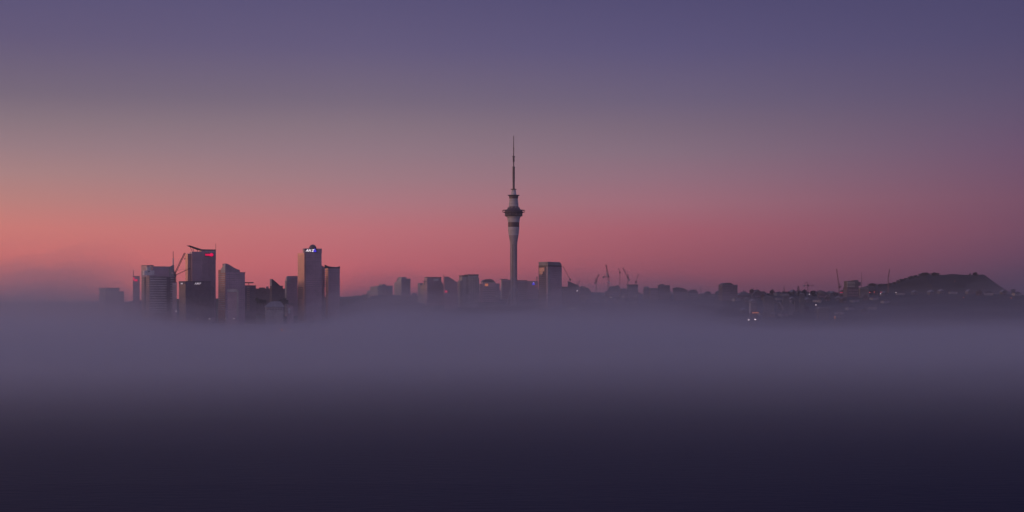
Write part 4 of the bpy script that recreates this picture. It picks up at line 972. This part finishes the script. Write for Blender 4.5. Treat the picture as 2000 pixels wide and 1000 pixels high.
# ================================================================== small houses on the western slopes
def house_proto(kind):
    o = thing('house', 'small house', 'house', (0, 0, 0), 0)
    w, d, h = ((11, 9, 5.5), (15, 9, 4.5), (9, 10, 7.5))[kind]
    MB().box(-w / 2, w / 2, 0, d, -3, h).build('wall', (HOUSE, CONC2, BRICKM)[kind], o)
    rf = MB()
    if kind == 1: rf.add([(-w / 2 - .5, -.5, h), (w / 2 + .5, -.5, h), (w / 2 + .5, d + .5, h), (-w / 2 - .5, d + .5, h), (-w * .25, d / 2, h + 3), (w * .25, d / 2, h + 3)], [(0, 1, 5, 4), (1, 2, 5), (2, 3, 4, 5), (3, 0, 4), (3, 2, 1, 0)])
    else: rf.prism([(-w / 2 - .5, h), (w / 2 + .5, h), (0, h + 3.6)], -.5, d + .5)
    r = rf.build('roof', (ROOFP, ROOFD, ROOFD)[kind], o)
    MB().box(w * .2, w * .2 + .9, d * .6, d * .6 + .9, h + .5, h + 4.2).build('chimney', BRICKM, r)
    for x in (-w * .28, w * .28): MB().box(x - .9, x + .9, -.12, .1, 1.4, 3.2).build('window', GLASS, o)
    MB().box(-.5, .5, -.12, .1, 0, 2.2).build('door', DARK, o)
    return o


protos = [house_proto(i) for i in range(3)]
HD = ['pale gabled roof', 'dark hipped roof', 'tall dark gable']
rnd = random.Random(4)
used = [False] * 3
for row, (Y0, p0, p1, st) in (('topmost ridge row', (3160, 1372, 1720, 15)), ('middle slope row', (2980, 1440, 1740, 16)), ('lowest slope row', (2800, 1455, 1720, 19)),
                              ('row under the hill', (3120, 1722, 1990, 24)), ('row under the cranes', (3000, 1110, 1260, 22))):
    p = p0 + rnd.uniform(0, 8); i = 0
    while p < p1:
        Y = Y0 + rnd.uniform(-40, 40)
        kd = rnd.choice((0, 0, 1, 1, 2)); x = PX(p, Y)
        o = protos[kd] if not used[kd] else copy_tree(protos[kd])
        used[kd] = True
        o.location = (x, Y, ground_z(x, Y) - .3); o.rotation_euler.z = rnd.uniform(-.5, .7)
        o['label'] = '%s house from the left in the %s, %s' % (ORD[i], row, HD[kd])
        o['group'] = 'small houses in the ' + row; o['category'] = 'house'
        p += st * rnd.uniform(.7, 1.4); i += 1

# ================================================================== lamps
def lamp(px, py, Y, label, mat, pole_h, r=.8, group=None):
    z = PZ(py, Y)
    o = thing('street_lamp', label, 'lamp', (PX(px, Y), Y, z - pole_h), 0, group)
    MB().lathe([(.2, 0), (.14, pole_h * .7), (.09, pole_h)], 8).build('pole', STEEL, o)
    bm = bmesh.new(); bmesh.ops.create_icosphere(bm, subdivisions=2, radius=r)
    for v in bm.verts: v.co.z *= .7
    me = bpy.data.meshes.new('lamp_head'); bm.to_mesh(me); bm.free(); me.materials.append(mat)
    put('lamp_head', me, o, (0, 0, pole_h))
    MB().lathe([(r * 1.15, 0), (r * .9, r * .5), (.1, r * .7)], 10).build('lamp_hood', STEEL, o, (0, 0, pole_h + r * .45))
    return o


LAMP_BW = material('beacon_white', (.9, .9, .9), emit=(1, .8, .88), strength=3.4)
LAMP_BO = material('beacon_orange', (.9, .4, .2), emit=(1, .2, .06), strength=9)
lamp(1462.2, 624.6, 2480, 'left of the two bright white floodlights in the fog under the dark slope', LAMP_BW, 24, 1.1)
lamp(1475, 624, 2480, 'right of the two bright white floodlights in the fog under the dark slope', LAMP_BW, 24, 1.1)
lamp(1593.5, 595.4, 2680, 'white lamp on the dark slope left of the long pale roof', LAMP_W, 9, 1.0)
lamp(1580.6, 574.6, 3040, 'dim white lamp on the ridge under the T-shaped crane', LAMP_W, 8, .8)
for p, q, m, lab in ((1698.6, 571, LAMP_R, 'leftmost of the red lamps at the left foot of the hill'), (1707.6, 570.2, LAMP_R, 'middle of the red lamps at the left foot of the hill'), (1721, 570.6, LAMP_R, 'rightmost of the red lamps at the left foot of the hill'),
                     (1719.6, 573.6, LAMP_W, 'white lamp just under the rightmost red lamp at the hill foot'), (1750, 571.3, LAMP_W, 'lone white lamp under the left slope of the hill'), (1882, 581.2, LAMP_O, 'orange lamp under the middle of the hill'),
                     (1899, 597, LAMP_R, 'red lamp low in the fog under the right end of the hill'), (1975, 582, LAMP_O, 'dim lamp under the right slope of the hill'), (1991.4, 592.2, LAMP_R, 'red lamp at the far right edge of the picture')):
    lamp(p, q, 3000, lab, m, 8, .75)
lamp(1865, 549.4, 5000, 'tiny dim lamp on the dark face of the hill', LAMP_O, 8, .7)
lamp(1127.4, 568, 2860, 'bright white lamp on the dark wall under the wedge roof', LAMP_W, 14, 1.1)
lamp(1188.6, 574.2, 2950, 'upper dim lamp of the pair under the white-jibbed crane', LAMP_W, 10, .6)
lamp(1193, 580.4, 2900, 'lower lamp of the pair under the white-jibbed crane', LAMP_W, 10, .85)
lamp(1216.6, 579, 2900, 'bright white lamp below the leaning central crane', LAMP_W, 12, 1.1)
lamp(1242, 577.6, 2900, 'small lamp below the small square block', LAMP_W, 12, .75)
lamp(344, 607.6, 2520, 'white lamp in the fog below the dark crane', LAMP_W, 14, .8)
lamp(386, 622, 2470, 'left of two faint white lamps below the lettered dark block', LAMP_W, 12, .8)
lamp(409, 622.4, 2470, 'right of two faint white lamps below the lettered dark block', LAMP_W, 12, .9)
lamp(440.6, 622, 2470, 'left of two faint lamps below the swooping gable tower', LAMP_W, 12, .8)
lamp(457, 622, 2470, 'right of two faint lamps below the swooping gable tower', LAMP_W, 12, .8)
lamp(550, 644.2, 2000, 'orange buoy light low in the fog below the hipped roof', LAMP_BO, 21, .6)
lamp(570.4, 645.6, 2000, 'white buoy light low in the fog right of the orange one', LAMP_BW, 21, .5)
lamp(652.6, 642, 2000, 'faint white light low in the fog below the flag-roofed slab', LAMP_BW, 21, .35)
lamp(1112.4, 602.6, 2560, 'left of a pair of dim lamps in the fog right of the needle tower', LAMP_W, 14, .7)
lamp(1119, 602.6, 2560, 'right of a pair of dim lamps in the fog right of the needle tower', LAMP_W, 14, .7)
lamp(720.6, 580.4, 3100, 'dim lamp at the foot of the broad fogged block', LAMP_W, 9, .7)
lamp(837, 600.8, 2700, 'dim lamp in the fog below the blank-signed dark block', LAMP_W, 14, .8)
lamp(970, 578.6, 2900, 'dim pale lamp on the dark block left of the needle tower', LAMP_W, 16, .7)
